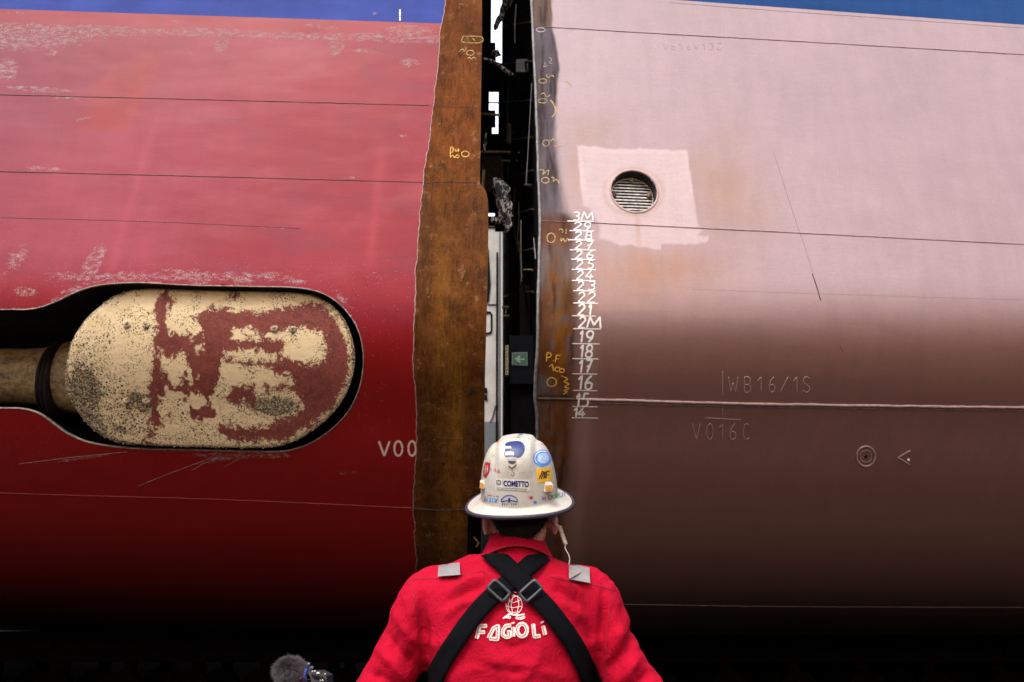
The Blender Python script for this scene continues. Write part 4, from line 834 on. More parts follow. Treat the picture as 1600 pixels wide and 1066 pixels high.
# ================================================================= the worker
def evaluated(mb, name, vox, smooth_it=6, fac=.5):
    me = mesh(name, mb.V, mb.F, True); o = bpy.data.objects.new(name, me); S.collection.objects.link(o)
    r = o.modifiers.new('r', 'REMESH'); r.mode = 'VOXEL'; r.voxel_size = vox; r.use_smooth_shade = True
    s = o.modifiers.new('s', 'SMOOTH'); s.factor = fac; s.iterations = smooth_it
    dg = bpy.context.evaluated_depsgraph_get(); dg.update(); m2 = bpy.data.meshes.new_from_object(o.evaluated_get(dg)); bpy.data.objects.remove(o); bpy.data.meshes.remove(me)
    m2.name = name; return m2
def verts(me): V = np.empty(len(me.vertices) * 3); me.vertices.foreach_get('co', V); return V.reshape(-1, 3)
def norms(me): V = np.empty(len(me.vertices) * 3); me.vertex_normals.foreach_get('vector', V); return V.reshape(-1, 3)
def bvh(me): me.calc_loop_triangles(); V = verts(me); return BVHTree.FromPolygons([tuple(v) for v in V], [tuple(p.vertices) for p in me.polygons])
def caster(tree):
    def f(P, off=.002):
        out = []; last = None
        for d in rays(P):
            h = tree.ray_cast(Vector(CAM), Vector(d), 6)
            if h[0] is None: out.append(None)
            else: last = h[0] - Vector(d) * (off * 1.3); out.append(tuple(last))
        good = [o for o in out if o]
        if not good: return None
        prev = good[0]; res = []
        for o in out: prev = o or prev; res.append(prev)
        return np.array(res)
    return f
BY = 2.2
def ell(c, rx, ry, n=28, ax=None, sq=2.0):
    out = []
    for q in np.linspace(0, 2 * math.pi, n + 1)[:-1]:
        cx, sx = math.cos(q), math.sin(q); x = rx * abs(cx) ** (2 / sq) * (1 if cx > 0 else -1); y = ry * abs(sx) ** (2 / sq) * (1 if sx > 0 else -1)
        out.append(Vector(c) + Vector((x, y, 0)))
    return out
def limb(mb, pts, n=18):                 # pts: (point, radius)
    P = smoothpoly([tuple(p) + (r,) for p, r in pts], 6, False); mb.tube([Vector(p[:3]) for p in P], [p[3] for p in P], n)
    mb.ball(P[0][:3], P[0][3] * .98); mb.ball(P[-1][:3], P[-1][3] * .98)
worker = empty('person', (0.005, BY, 0), 'person in red coveralls and stickered white hard hat, seen from behind between the hulls', 'person')
X0 = -.010
def torso(mb, g):
    rows = [(.86, .165, .125, 0), (.94, .17, .128, 0), (1.02, .165, .118, 0), (1.10, .172, .122, 0), (1.18, .185, .130, .0), (1.26, .200, .132, 0), (1.32, .208, .128, .0), (1.36, .214, .120, .0), (1.39, .222, .108, .002), (1.418, .205, .096, .004), (1.440, .168, .086, .006), (1.458, .122, .078, .008), (1.476, .082, .070, .01), (1.50, .066, .064, .016)]
    mb.loft([ell((X0, BY + .02 + dy, z), rx + g, ry + g * .8, 32, sq=2.3) for z, rx, ry, dy in rows])
def arms(mb, g, hands=True):
    for s in (-1, 1):
        sh = Vector((X0 + s * .188, BY + .02, 1.366)); el = Vector((X0 + s * .345, BY + .03, 1.10)); wr = Vector((X0 + s * .20, BY + .24, 1.02))
        limb(mb, [(sh + Vector((-s * .05, 0, .012)), .060 + g), (sh + Vector((s * .012, 0, -.004)), .066 + g), (sh.lerp(el, .3), .060 + g), (sh.lerp(el, .6), .054 + g), (el, .048 + g), (el.lerp(wr, .35), .044 + g), (el.lerp(wr, .75), .034 + g), (wr, .029 + g)])
        if hands:
            d = Vector((-s * .75, .6, -.15)).normalized(); up = Vector((0, 0, 1)); side = d.cross(up).normalized(); pc = wr + d * .055
            limb(mb, [(wr, .028), (pc, .032), (wr + d * .09, .030)])
            for k in range(4):
                b0 = wr + d * .092 + up * (.028 - .019 * k); L = (.070, .078, .073, .056)[k]; c = -side * s
                limb(mb, [(b0, .0092), (b0 + d * L * .5, .0086), (b0 + d * L * .8 + c * L * .3, .0078), (b0 + d * L * .75 + c * L * .6, .007)], 10)
            t0 = wr + d * .035 + up * .028; limb(mb, [(t0, .012), (t0 + d * .03 + up * .022, .0105), (t0 + d * .058 + up * .022 - side * s * .01, .009)], 10)
def legs(mb, g):
    for s in (-1, 1):
        limb(mb, [((X0 + s * .09, BY + .02, .90), .092 + g), ((X0 + s * .11, BY + .02, .72), .085 + g), ((X0 + s * .125, BY + .02, .50), .062 + g), ((X0 + s * .135, BY + .03, .30), .058 + g), ((X0 + s * .14, BY + .03, .10), .045 + g)])
# --- body (skin): one continuous mesh
TILT = R_(23); HC = Vector((at(813, 800, BY).x, BY + .02, at(813, 806, BY).z))
HR = Matrix.Rotation(R_(-4), 3, 'Z') @ Matrix.Rotation(TILT, 3, 'X')
H3 = lambda x, y, z: HC + HR @ Vector((x, y, z))
mb = MB(); torso(mb, -.02); arms(mb, -.015); legs(mb, -.015)
mb.loft([ell((X0 + .020 + dx, BY + y, z), rx, ry, 24) for z, rx, ry, y, dx in ((1.44, .072, .066, .03, .002), (1.47, .068, .062, .032, .004), (1.50, .067, .060, .032, .006), (1.53, .067, .060, .03, .008), (1.55, .066, .058, .03, .008))])
mb.ball(H3(0, .01, .045), (.080, .098, .090), HR); mb.ball(H3(0, .015, -.005), (.074, .086, .075), HR); mb.ball(H3(0, .05, -.055), (.054, .055, .052), HR); mb.ball(H3(0, -.025, -.028), (.070, .062, .062), HR)
mb.ball(H3(0, .112, -.005), (.012, .016, .026), HR); mb.ball(H3(0, .093, .035), (.05, .016, .012), HR); mb.ball(H3(0, .098, -.045), (.024, .012, .008), HR); mb.ball(H3(0, .088, -.085), (.022, .018, .018), HR)
for s in (-1, 1):
    e = MB(); er = HR @ Matrix.Rotation(s * R_(24), 3, 'Z'); c = H3(s * .087, .0, -.014)
    mb.ball(c, (.0095, .021, .035), er); 
    mb.tube([H3(s * (.087 + .009 * math.sin(a)), -.017 - .005 * math.cos(a * 2), -.012 + .030 * math.cos(a)) for a in np.linspace(.1, math.pi * .95, 12)], .0055, 8)
for s in (-1, 1): limb(mb, [((X0 + s * .14, BY + .0, .05), .04), ((X0 + s * .145, BY + .14, .04), .035)])
bodym = evaluated(mb, 'body', .0055, 4)
t = NT('skin'); v = t.co(); n = t.noise(v, 60, 5); body = link('body', bodym, t.out(color=t.mix(t.ss(n, .3, .7), (.40, .185, .125), (.52, .27, .19)), rough=.55, sss=.12, normal=t.bump(t.noise(v, 500, 3), .25, .0006)), worker)
body['label'] = 'fair skin of neck and ears below the hard hat'
for s in (-1, 1):
    m2 = MB(); m2.ball(H3(s * .03, .096, .018), .011); m2.build('eye', simple('eye white', (.7, .68, .65), .2), body, True)
# --- hair: short dark crop, shell plus strands
V = verts(bodym); Nn = norms(bodym); L = (V - np.array(HC)) @ np.array(HR)
hl = -.036 + .028 * sstep(.03, .075, np.abs(L[:, 0])) + .006 * (fbm(L[:, 0] * 90, L[:, 1] * 90) - .5)
ish = (L[:, 2] > hl) & (L[:, 1] < .045) & (np.abs(L[:, 0]) < .086) & (L[:, 2] < .2) & ~((np.abs(L[:, 0]) > .0735) & (L[:, 1] > -.045) & (L[:, 2] < .03))
F = [tuple(p.vertices) for p in bodym.polygons if all(ish[i] for i in p.vertices)]; ids = sorted({i for f in F for i in f}); mp = {i: k for k, i in enumerate(ids)}
hv = V[ids] + Nn[ids] * (.0025 + .0025 * sstep(0, .02, L[ids, 2] - hl[ids]))[:, None]
mb = MB().add(hv, [tuple(mp[i] for i in f) for f in F])
hp = np.array(hv); hn = Nn[ids]; down = np.array(HR @ Vector((0, -.15, -1)))
for k in range(9000):
    i = random.randrange(len(hp)); p = hp[i] + rng.normal(0, .0018, 3); d = down + hn[i] * random.uniform(.25, .6) + rng.normal(0, .18, 3); d /= np.linalg.norm(d); l = random.uniform(.006, .012); s_ = np.cross(d, hn[i]); s_ /= max(np.linalg.norm(s_), 1e-6)
    mb.add([p + s_ * .0005, p - s_ * .0005, p + d * l], [(0, 1, 2)])
mb.build('hair', simple('dark brown hair', (.007, .0045, .0035), .6, nscale=200, namt=.4, spec=.15), body, True)
# --- coverall
mb = MB(); torso(mb, .014); arms(mb, .014, False); legs(mb, .014)
cm = evaluated(mb, 'coverall', .0062, 9)
V = verts(cm); N = norms(cm); keep_top = V[:, 2] < 1.478
P = proj(V); back = sstep(.1, -.3, N[:, 1])
D = np.zeros(len(V))
def fold(pts, amp, w, sharp=1):
    global D
    Q = np.array(pts, float); d = np.full(len(P), 1e9); tt = np.zeros(len(P)); tot = len(Q) - 1
    for i in range(tot):
        e = Q[i + 1] - Q[i]; t = np.clip(((P - Q[i]) @ e) / (e @ e), 0, 1); dd = np.hypot(*(P - Q[i] - t[:, None] * e).T); m = dd < d; d = np.where(m, dd, d); tt = np.where(m, (i + t) / tot, tt)
    D = D + amp * np.exp(-(d / w) ** 2) * (np.sin(np.pi * np.clip(tt, .03, .97)) ** .6)
folds = [([(655, 930), (662, 990), (668, 1060)], -.010, 7), ([(945, 930), (940, 990), (932, 1060)], -.010, 7), ([(645, 925), (640, 980), (622, 1060)], .006, 12), ([(955, 925), (962, 980), (985, 1060)], .006, 12),
 ([(700, 925), (735, 905), (765, 900)], .006, 7), ([(692, 945), (730, 925), (758, 915)], -.005, 6), ([(690, 970), (720, 945), (745, 935)], .004, 7), ([(905, 925), (880, 905), (850, 900)], .006, 7), ([(915, 950), (885, 930), (860, 918)], -.005, 6), ([(920, 975), (890, 950), (870, 940)], .004, 7),
 ([(760, 1010), (780, 1040), (800, 1062)], .004, 10), ([(845, 1010), (835, 1040), (815, 1062)], .004, 10), ([(740, 1035), (800, 1052), (870, 1040)], -.003, 6), ([(700, 1060), (790, 1030), (890, 1062)], .003, 9), ([(775, 1000), (800, 1012), (835, 1000)], -.003, 6),
 ([(600, 985), (625, 1020), (660, 1050)], -.006, 8), ([(590, 1015), (615, 1040), (645, 1075)], .006, 9), ([(610, 950), (635, 985), (655, 1010)], .005, 9), ([(575, 1050), (600, 1060), (630, 1085)], -.005, 7), ([(1000, 985), (975, 1020), (945, 1050)], -.006, 8), ([(1010, 1020), (985, 1045), (955, 1075)], .006, 9), ([(990, 950), (970, 985), (950, 1010)], .005, 9), ([(1020, 1050), (1000, 1062), (975, 1085)], -.005, 7),
 ([(752, 885), (768, 900), (780, 912)], -.004, 6), ([(858, 880), (842, 897), (830, 908)], -.004, 6), ([(640, 1000), (690, 1010), (720, 985)], .003, 9), ([(960, 1000), (915, 1010), (880, 985)], .003, 9)]
for f in folds: fold(*f)
nzf = (fbm(V[:, 0] * 11 + V[:, 2] * 6, V[:, 2] * 14 - V[:, 0] * 9, 3) - .5) * .012 + (np.abs(fbm(V[:, 0] * 20 - V[:, 2] * 14, V[:, 2] * 9 + V[:, 0] * 8 + 5, 3) - .5)) * -.014
arm = sstep(.2, .26, np.abs(V[:, 0] - X0)); D = D * back * 1.9 + nzf * (.45 + .8 * arm)
V = V + N * D[:, None]; cm.vertices.foreach_set('co', V.ravel()); cm.update()
bm = bmesh.new(); bm.from_mesh(cm); bmesh.ops.delete(bm, geom=[v for v in bm.verts if v.co.z > 1.472 and abs(v.co.x - X0) < .12 or v.co.z < .1 or ((v.co - Vector((X0 + math.copysign(.20, v.co.x), BY + .24, 1.02))).length < .042)], context='VERTS'); bm.to_mesh(cm); bm.free()
def cloth(name, a, b):
    t = NT(name); v = t.co(); n = t.noise(v, 9, 5, .6); w1 = t.n('TexWave', {'Vector': v, 'Scale': 420, 'Distortion': 1.0}, bands_direction='X').outputs['Fac']; w2 = t.n('TexWave', {'Vector': v, 'Scale': 420, 'Distortion': 1.0}, bands_direction='Z').outputs['Fac']
    f = t.noise(v, 380, 3, .7); col = t.mix(t.ss(n, .3, .7), a, b); col = t.mul(col, t.ss(f, .3, .7, .86, 1.12))
    nr = t.bump(t.noise(v, 16, 5, .65, 1.2), .75, .010); nr = t.bump(t.math('ADD', t.math('MULTIPLY', w1, .5), f), .3, .0006, nr)
    return t.out(color=col, rough=.85, normal=nr, spec=.12)
M['red'] = cloth('red cotton', (.36, .0012, .016), (.43, .002, .022))
cov = link('coverall', cm, M['red'], worker)
tree = bvh(cm); bp = caster(tree)
def strip(name, path, wpx, mat, parent, off=.003, thick=.002, step=2.5, nw=5):   # a band of cloth laid over the surface
    P = smoothpoly(path, 10, False); L = np.concatenate([[0], np.cumsum(np.hypot(*np.diff(P, axis=0).T))]); t = np.arange(0, L[-1], step); Q = np.stack([np.interp(t, L, P[:, 0]), np.interp(t, L, P[:, 1])], -1)
    T = np.gradient(Q, axis=0); T /= np.linalg.norm(T, axis=1)[:, None]; Nn = np.stack([-T[:, 1], T[:, 0]], -1); rows = []
    c0 = bp(Q, 0)
    for k in np.linspace(-1, 1, nw): rows.append(bp(Q + Nn * k * wpx / 2, 0))
    A = np.array(rows)                         # nw, n, 3
    kk = np.exp(-np.linspace(-1.5, 1.5, 13) ** 2); kk /= kk.sum()
    for r in range(nw):
        for c in range(3): A[r, :, c] = np.convolve(np.pad(A[r, :, c], 6, mode='edge'), kk, 'valid')
    d = CAM - A; d /= np.linalg.norm(d, axis=-1)[..., None]; top = A + d * (off + thick); bot = A + d * (off - .008)
    n = len(t); V = np.concatenate([top.reshape(-1, 3), bot[0], bot[-1]]); F = [(r * n + i, r * n + i + 1, (r + 1) * n + i + 1, (r + 1) * n + i) for r in range(nw - 1) for i in range(n - 1)]
    b0 = nw * n; F += [(i, b0 + i, b0 + i + 1, i + 1) for i in range(n - 1)] + [((nw - 1) * n + i, (nw - 1) * n + i + 1, b0 + n + i + 1, b0 + n + i) for i in range(n - 1)]
    return link(name, mesh(name, V, F), mat, parent), A
def web():
    t = NT('black webbing'); v = t.co(); w1 = t.n('TexWave', {'Vector': v, 'Scale': 260, 'Distortion': .5}, bands_direction='DIAGONAL').outputs['Fac']
    return t.out(color=t.mul((.011, .011, .014), t.ss(w1, 0, 1, .7, 1.4)) if False else t.mix(w1, (.0018, .0018, .0024), (.005, .005, .0065)), rough=.8, spec=.06, normal=t.bump(w1, .4, .0008))
M['web'] = web()
har = strip('harness_strap', [(851, 862), (845, 869), (828, 883), (803, 905), (779, 923), (745, 957), (712, 1002), (688, 1040), (674, 1072), (664, 1110)], 30, M['web'], worker, .012)[0]
strip('harness_strap', [(760, 856), (768, 864), (788, 881), (812, 905), (829, 923), (861, 957), (894, 1002), (914, 1040), (927, 1072), (936, 1110)], 30, M['web'], worker, .017)
def buckle(cx, cy, ang, off):
    a = R_(ang); U = np.array([math.cos(a), math.sin(a)]); W_ = np.array([-math.sin(a), math.cos(a)]); hw, hh = 16, 8.8
    pts = [(-hw + 3, -hh), (hw - 3, -hh), (hw, -hh + 3), (hw, hh - 3), (hw - 3, hh), (-hw + 3, hh), (-hw, hh - 3), (-hw, -hh + 3), (-hw + 3, -hh)]
    Q = np.array([np.array([cx, cy]) + U * p + W_ * q for p, q in pts]); c = bp([(cx, cy)], 0)[0]
    Yb = c[1] - off; W3 = [at(x, y, Yb) for x, y in smoothpoly(Q, 3, False)]
    mb = MB(); mb.tube(W3, .0042, 8, False); return mb.build('buckle', M['buckle'], worker, True)
M['buckle'] = simple('dark grey plastic buckle', (.035, .035, .042), .35, nscale=80, namt=.2)
buckle(779.5, 923, 42, .026); buckle(829, 923.5, -42, .031)
# --- decals: planar outline in picture coordinates, cut into small cells and wrapped on to the surface
def decal(polys, castf, name, mat, parent, off=.0015, cell=3.0, cut=True):
    mb = MB()
    for poly in polys:
        bm = bmesh.new(); vs = [bm.verts.new((x, y, 0)) for x, y in poly]
        try: bm.faces.new(vs)
        except Exception: bm.free(); continue
        bmesh.ops.triangulate(bm, faces=bm.faces[:])
        xs = [p[0] for p in poly]; ys = [p[1] for p in poly]
        if cut:
            x = min(xs) + cell
            while x < max(xs): bmesh.ops.bisect_plane(bm, geom=bm.verts[:] + bm.edges[:] + bm.faces[:], plane_co=(x, 0, 0), plane_no=(1, 0, 0)); x += cell
            y = min(ys) + cell
            while y < max(ys): bmesh.ops.bisect_plane(bm, geom=bm.verts[:] + bm.edges[:] + bm.faces[:], plane_co=(0, y, 0), plane_no=(0, 1, 0)); y += cell
        bm.verts.index_update(); Q = [(v.co.x, v.co.y) for v in bm.verts]
        W3 = castf(np.array(Q), off)
        if W3 is not None: mb.add(W3, [[v.index for v in f.verts] for f in bm.faces])
        bm.free()
    return mb.build(name, mat, parent, True)
M['reflect'] = simple('grey reflective patch', (.22, .19, .185), .5, nscale=70, namt=.12)
decal([[(685, 884), (700, 881), (718, 879), (719, 898), (684, 901)]], bp, 'reflective_patch', M['reflect'], cov, .013); decal([[(889, 880), (921, 887), (922, 911), (889, 905)]], bp, 'reflective_patch', M['reflect'], cov, .013)
M['stitch'] = simple('dark red stitching', (.22, .002, .008), .8, nscale=80)
mb = MB()
for pts in ([(637, 905), (684, 903), (719, 899), (752, 893), (768, 899)], [(840, 893), (862, 901), (889, 906), (922, 912), (958, 922)], [(637, 905), (645, 925), (652, 960), (657, 1010), (655, 1066)], [(958, 915), (957, 940), (950, 980), (946, 1066)], [(717, 899), (717, 930), (716, 950)], [(890, 906), (888, 930), (889, 950)], [(606, 950), (590, 985), (572, 1030), (560, 1066)]):
    mb = MB(); ribbon(mb, bp, [tuple(p) for p in smoothpoly(pts, 8, False)], 1.0, .0014, .2, 2); mb.build('seam_stitching', M['stitch'], cov)
# printed lettering and emblem on the back
M['print'] = simple('cream screen print', (.80, .66, .60), .7, nscale=150, namt=.12)
mb = MB(); rd = MB()
Z = lambda x, y: (680 + x / 4.933, 850 + y / 4.933)
def zp(*a): return [Z(a[i], a[i + 1]) for i in range(0, len(a), 2)]
LET = [zp(320, 730, 342, 632, 400, 632), zp(335, 680, 385, 680), zp(410, 728, 450, 650, 485, 632, 480, 735, 415, 728), zp(585, 628, 545, 632, 522, 665, 520, 700, 545, 718, 575, 712, 578, 680, 552, 680), zp(600, 640, 603, 715), zp(597, 603, 600, 616), 
       [Z(670 + 38 * math.cos(a), 664 + 48 * math.sin(a)) for a in np.linspace(0, 2 * math.pi, 24)], zp(755, 615, 765, 715, 812, 708), zp(832, 630, 848, 702), zp(822, 598, 828, 610)]
for st in LET: ribbon(mb, bp, st, 6.2, .0022, .03, 1)
for st in LET:
    ribbon(rd, bp, [(x - .9, y + .1) for x, y in st], 1.0, .0032, .03, 1)
mb.build('back_lettering', M['print'], cov); rd.build('lettering_inline', M['red'], cov)
mb = MB()
ribbon(mb, bp, [Z(608 + 62 * math.cos(a), 470 + 72 * math.sin(a)) for a in np.linspace(-1.9, 3.3, 30)], 1.0, .002, .05, 1)
for st in (zp(560, 430, 600, 455, 665, 430), zp(548, 480, 600, 492, 668, 480), zp(560, 520, 605, 530, 650, 520), zp(600, 410, 585, 470, 598, 535), zp(635, 405, 645, 470, 630, 535), zp(575, 420, 560, 480, 572, 520), zp(590, 370, 625, 375, 640, 365), zp(600, 410, 640, 400), zp(575, 450, 612, 400, 600, 385)): ribbon(mb, bp, st, .9, .002, .05, 1)
for st in (zp(522, 575, 545, 560, 575, 538, 600, 545, 640, 550, 690, 542),): ribbon(mb, bp, st, 2.6, .002, .1, 1)
for cx, cy in ((555, 562), (572, 565), (630, 570), (650, 574), (668, 572), (682, 566)): ribbon(mb, bp, [Z(cx + 8 * math.cos(a), cy + 9 * math.sin(a)) for a in np.linspace(0, 6.28, 12)], 1.5, .0022, .05, .8)
mb.build('back_emblem', M['print'], cov)
# --- collar
mb = MB(); cc = Vector((X0 + .022, BY + .032, 0))
def cring(z, rx, ry, dz, n=64): return [cc + Vector((rx * math.cos(q), ry * math.sin(q), z + dz * (-math.sin(q)) + .004 * math.sin(3 * q))) for q in np.linspace(0, 2 * math.pi, n + 1)[:-1]]
rings = [cring(1.450, .088, .084, .004), cring(1.472, .084, .083, .006), cring(1.495, .074, .075, .010), cring(1.512, .072, .069, .012), cring(1.517, .070, .067, .013), cring(1.512, .067, .064, .012), cring(1.47, .060, .062, .01)]
mb.loft(rings, False); mb.build('collar', M['red'], cov, True)
mb = MB(); r = [cring(1.452, .100, .095, .030), cring(1.460, .097, .093, .027), cring(1.484, .086, .084, .018), cring(1.505, .076, .076, .0135), cring(1.5215, .071, .071, .0135), cring(1.517, .069, .067, .013)]
q_ = r[0]; r = [[p for i, p in enumerate(ring)] for ring in r]; mb.loft(r, False); o = mb.build('collar_fold', M['red'], cov, True)
mb = MB(); mb.tube(cring(1.4525, .1005, .0955, .030) , .0016, 6); mb.build('collar_seam', M['stitch'], cov, True)
mb = MB()
for s in (-1, 1):
    mb.loft([ell((X0 + s * .142, BY + y, z), rx, ry, 20) for z, rx, ry, y in ((.0, .052, .14, .09), (.03, .055, .145, .09), (.07, .052, .12, .07), (.11, .055, .075, .035), (.2, .062, .066, .03))])
mb.build('boots', simple('black leather boots', (.02, .018, .016), .45), worker, True)
# --- hard hat
hat = MB(); NU, NVv = 160, 60; AX, AY, HH = .1015, .122, .152
HO = Vector(at(812, 781, BY)) + Vector((0, .012, 0)); HRot = Matrix.Rotation(R_(-5), 3, 'Z') @ Matrix.Rotation(R_(-.8), 3, 'Y') @ Matrix.Rotation(R_(24.5), 3, 'X')
def hatp(x, y, z): return HO + HRot @ Vector((x, y, z))
rings = []
for j in range(NVv + 1):
    t = j / NVv; z = HH * math.sin(t * math.pi / 2) ** 1.0; rr = max(math.cos(t * math.pi / 2), 0) ** .48; ring = []
    if j == NVv: rr = .004
    for k in range(NU):
        q = 2 * math.pi * k / NU; x = AX * rr * math.cos(q); y = AY * rr * math.sin(q)
        rid = .0075 * float(sstep(.052, .036, abs(x))) * float(sstep(.25, .62, t)); rid -= .0022 * math.exp(-((abs(x) - .055) / .006) ** 2) * float(sstep(.2, .5, t))
        rid += .003 * float(sstep(.012, .006, abs(x))) * float(sstep(.5, .8, t)) * 0
        nx, ny, nz = x / AX ** 2, y / AY ** 2, z / HH ** 2 + .001; L_ = math.sqrt(nx * nx + ny * ny + nz * nz)
        ring.append(hatp(x + nx / L_ * rid * .4, y + ny / L_ * rid, z + .012 + nz / L_ * rid))
    rings.append(ring)
def bring(wd, z, front=.012): 
    return [hatp((AX + wd) * math.cos(q), (AY + wd) * math.sin(q) + (front * max(0, math.sin(q)) * wd / .038), z - .006 * math.cos(2 * q) * wd / .038) for q in np.linspace(0, 2 * math.pi, NU + 1)[:-1]]
brim = [bring(-.012, -.008), bring(.036, -.008), bring(.0385, -.0065), bring(.0385, -.003), bring(.036, -.0015), bring(.025, .001), bring(.012, .005), bring(.005, .009)]
hat.loft(brim + rings, False); hat.F.append(tuple(range(len(hat.V) - NU, len(hat.V))))
hm = mesh('hard_hat', hat.V, hat.F)
t = NT('scuffed white shell'); v = t.co(); n = t.noise(v, 22, 6, .7); n2 = t.noise(t.co((1, 1, .25)), 60, 5, .7, .4); sm = t.noise(v, 9, 4, .6)
col = t.mix(t.ss(n, .45, .75, 0, .7), (.52, .485, .42), (.38, .31, .23)); col = t.mix(t.ss(n2, .6, .75, 0, .45), col, (.28, .20, .14)); col = t.mix(t.ss(sm, .55, .75, 0, .35), col, (.35, .28, .20))
hatO = link('hard_hat', hm, t.out(color=col, rough=t.ss(n, .3, .7, .22, .42), normal=t.bump(n2, .12, .001), spec=.5), worker)
mb = MB(); rr_ = bring(.0385, -.0055); rr_.append(rr_[0]); rr_.append(rr_[1]); mb.tube(rr_, .0055, 8, False); mb.build('brim_trim', simple('dark purple-grey trim', (.03, .025, .04), .5), hatO, True)
htree = bvh(hm); hcast = caster(htree)
def stick(polys, name, col, off=.0006, rough=.4): return decal([[tuple(p) for p in q] for q in polys], hcast, name, col if not isinstance(col, tuple) else simple(name + ' ink', col, rough, nscale=150, namt=.12, bump=.02), hatO, off, 2.5)
K = 1066 / 220.
Zh = lambda x, y: (700 + x / K, 650 + y / K)
def zh(*a): return [Zh(a[i], a[i + 1]) for i in range(0, len(a), 2)]
def hlines(items, name, col, off=.0011):
    mb = MB()
    for pts, w in items: ribbon(mb, hcast, pts, w / K, off, .05, .6)
    return mb.build(name, simple(name + ' ink', col, .4, nscale=150, namt=.1, bump=.02), hatO, True)
navy = (.018, .028, .14)
# hook sticker
hk = smoothpoly([(432, 215), (450, 200), (500, 190), (545, 192), (572, 212), (582, 245), (574, 280), (552, 308), (525, 318), (505, 305), (498, 285), (515, 270), (530, 262), (540, 245), (530, 228), (500, 222), (465, 226), (440, 228)], 4)
stick([[Zh(*p) for p in hk]], 'hook_sticker', navy)
hlines([([Zh(430, 258), Zh(470, 255), Zh(510, 262)], 20), ([Zh(432, 305), Zh(480, 302), Zh(530, 308)], 12), ([Zh(430, 268), Zh(428, 300)], 5)], 'hook_bars', navy)
stick([[Zh(x + 488, y + 318) for x, y in ((-50, -12), (40, -12), (34, 12), (-42, 14))]], 'hook_block', (.40, .36, .36)); stick([zh(450, 340, 520, 340, 500, 362, 465, 360)], 'hook_mark', (.03, .03, .05), .0011)
hlines([(zh(455, 378, 485, 398, 520, 368), 9), (zh(485, 402, 486, 425), 3), ([Zh(490 + 12 * math.cos(a), 440 + 14 * math.sin(a)) for a in np.linspace(-1.5, 3.0, 10)], 4)], 'hook_drawing', (.10, .05, .05))
hlines([([Zh(484 + 62 * math.cos(a), 355 + 50 * math.sin(a)) for a in np.linspace(.2, 3.0, 16)], 2)], 'faint_ring', (.45, .30, .25))
# blue round sticker
stick([[Zh(715 + 70 * math.cos(a), 320 + 64 * math.sin(a)) for a in np.linspace(0, 6.283, 33)[:-1]]], 'round_sticker', (.10, .25, .62)); stick([[Zh(722 + 44 * math.cos(a), 320 + 42 * math.sin(a)) for a in np.linspace(0, 6.283, 25)[:-1]]], 'round_centre', (.36, .50, .74), .0011)
hlines([([Zh(690, 300), Zh(700, 335), Zh(708, 305)], 6), (zh(680, 340, 720, 345), 5), (zh(735, 300, 740, 335), 5), ([Zh(715 + 57 * math.cos(a), 320 + 53 * math.sin(a)) for a in np.linspace(2.4, 5.2, 16)], 7)], 'round_print', (.62, .70, .80), .0016)
# yellow square with two letters
stick([zh(664, 402, 780, 390, 788, 488, 680, 510)], 'square_sticker', (.80, .42, .02))
hlines([(zh(690, 478, 716, 420, 722, 418), 9), (zh(706, 478, 728, 422, 734, 472), 9), (zh(722, 476, 740, 420), 0.1 * 50), (zh(742, 472, 744, 424, 772, 416), 9), (zh(746, 448, 766, 444), 8)], 'letters_af', (.015, .015, .02))
# maker's plate
stick([zh(362, 472, 622, 486, 622, 572, 358, 560)], 'long_sticker', (.62, .57, .48))
def lt(s, x0, x1, y0, y1, wd, sk=0.05):
    out = []; n = len(s); wx = (x1 - x0) / n
    for i, ch in enumerate(s):
        a = x0 + wx * i + wx * .1; b = a + wx * .78
        out += [([Zh(x, y + (x - x0) * sk) for x, y in st], wd) for st in [[(a + (b - a) * u, y0 + (y1 - y0) * v_) for u, v_ in s2] for s2 in G[ch]]]
    return out
def printed(txt, x0, x1, y0, y1, sk, name, col, bold=.03):      # text laid flat on the shell
    cu = bpy.data.curves.new(name, 'FONT'); cu.body = txt; cu.size = 1; cu.offset = bold; o = bpy.data.objects.new(name, cu); S.collection.objects.link(o)
    dg = bpy.context.evaluated_depsgraph_get(); dg.update(); me = bpy.data.meshes.new_from_object(o.evaluated_get(dg)); bpy.data.objects.remove(o)
    V = verts(me)[:, :2]; lo = V.min(0); hi = V.max(0); N_ = (V - lo) / (hi - lo); Q = [Zh(x0 + a * (x1 - x0), y1 - b * (y1 - y0) + a * (x1 - x0) * sk) for a, b in N_]
    mb = MB(); mb.add(hcast(np.array(Q), .0013), [tuple(p.vertices) for p in me.polygons]); return mb.build(name, simple(name + ' ink', col, .4, nscale=150, namt=.1, bump=.02), hatO)
printed('COMETTO', 420, 612, 489, 534, .03, 'long_sticker_name', (.012, .012, .13), .045)
hlines([(zh(368, 488, 398, 488, 400, 520, 368, 520, 368, 488), 4), (circ(*Zh(385, 504), 2, 2), 3), (zh(416, 486, 416, 530), 2), (zh(366, 545, 420, 546, 600, 556), 3.5), (zh(366, 556, 500, 562, 600, 568), 2.5)], 'long_sticker_lines', (.06, .05, .08))
hlines([(zh(540, 440, 548, 425, 600, 424, 636, 426, 634, 462, 590, 464, 545, 458, 540, 440), 3), (zh(555, 442, 580, 436, 600, 450, 622, 440), 4)], 'faded_sticker', (.42, .36, .30))
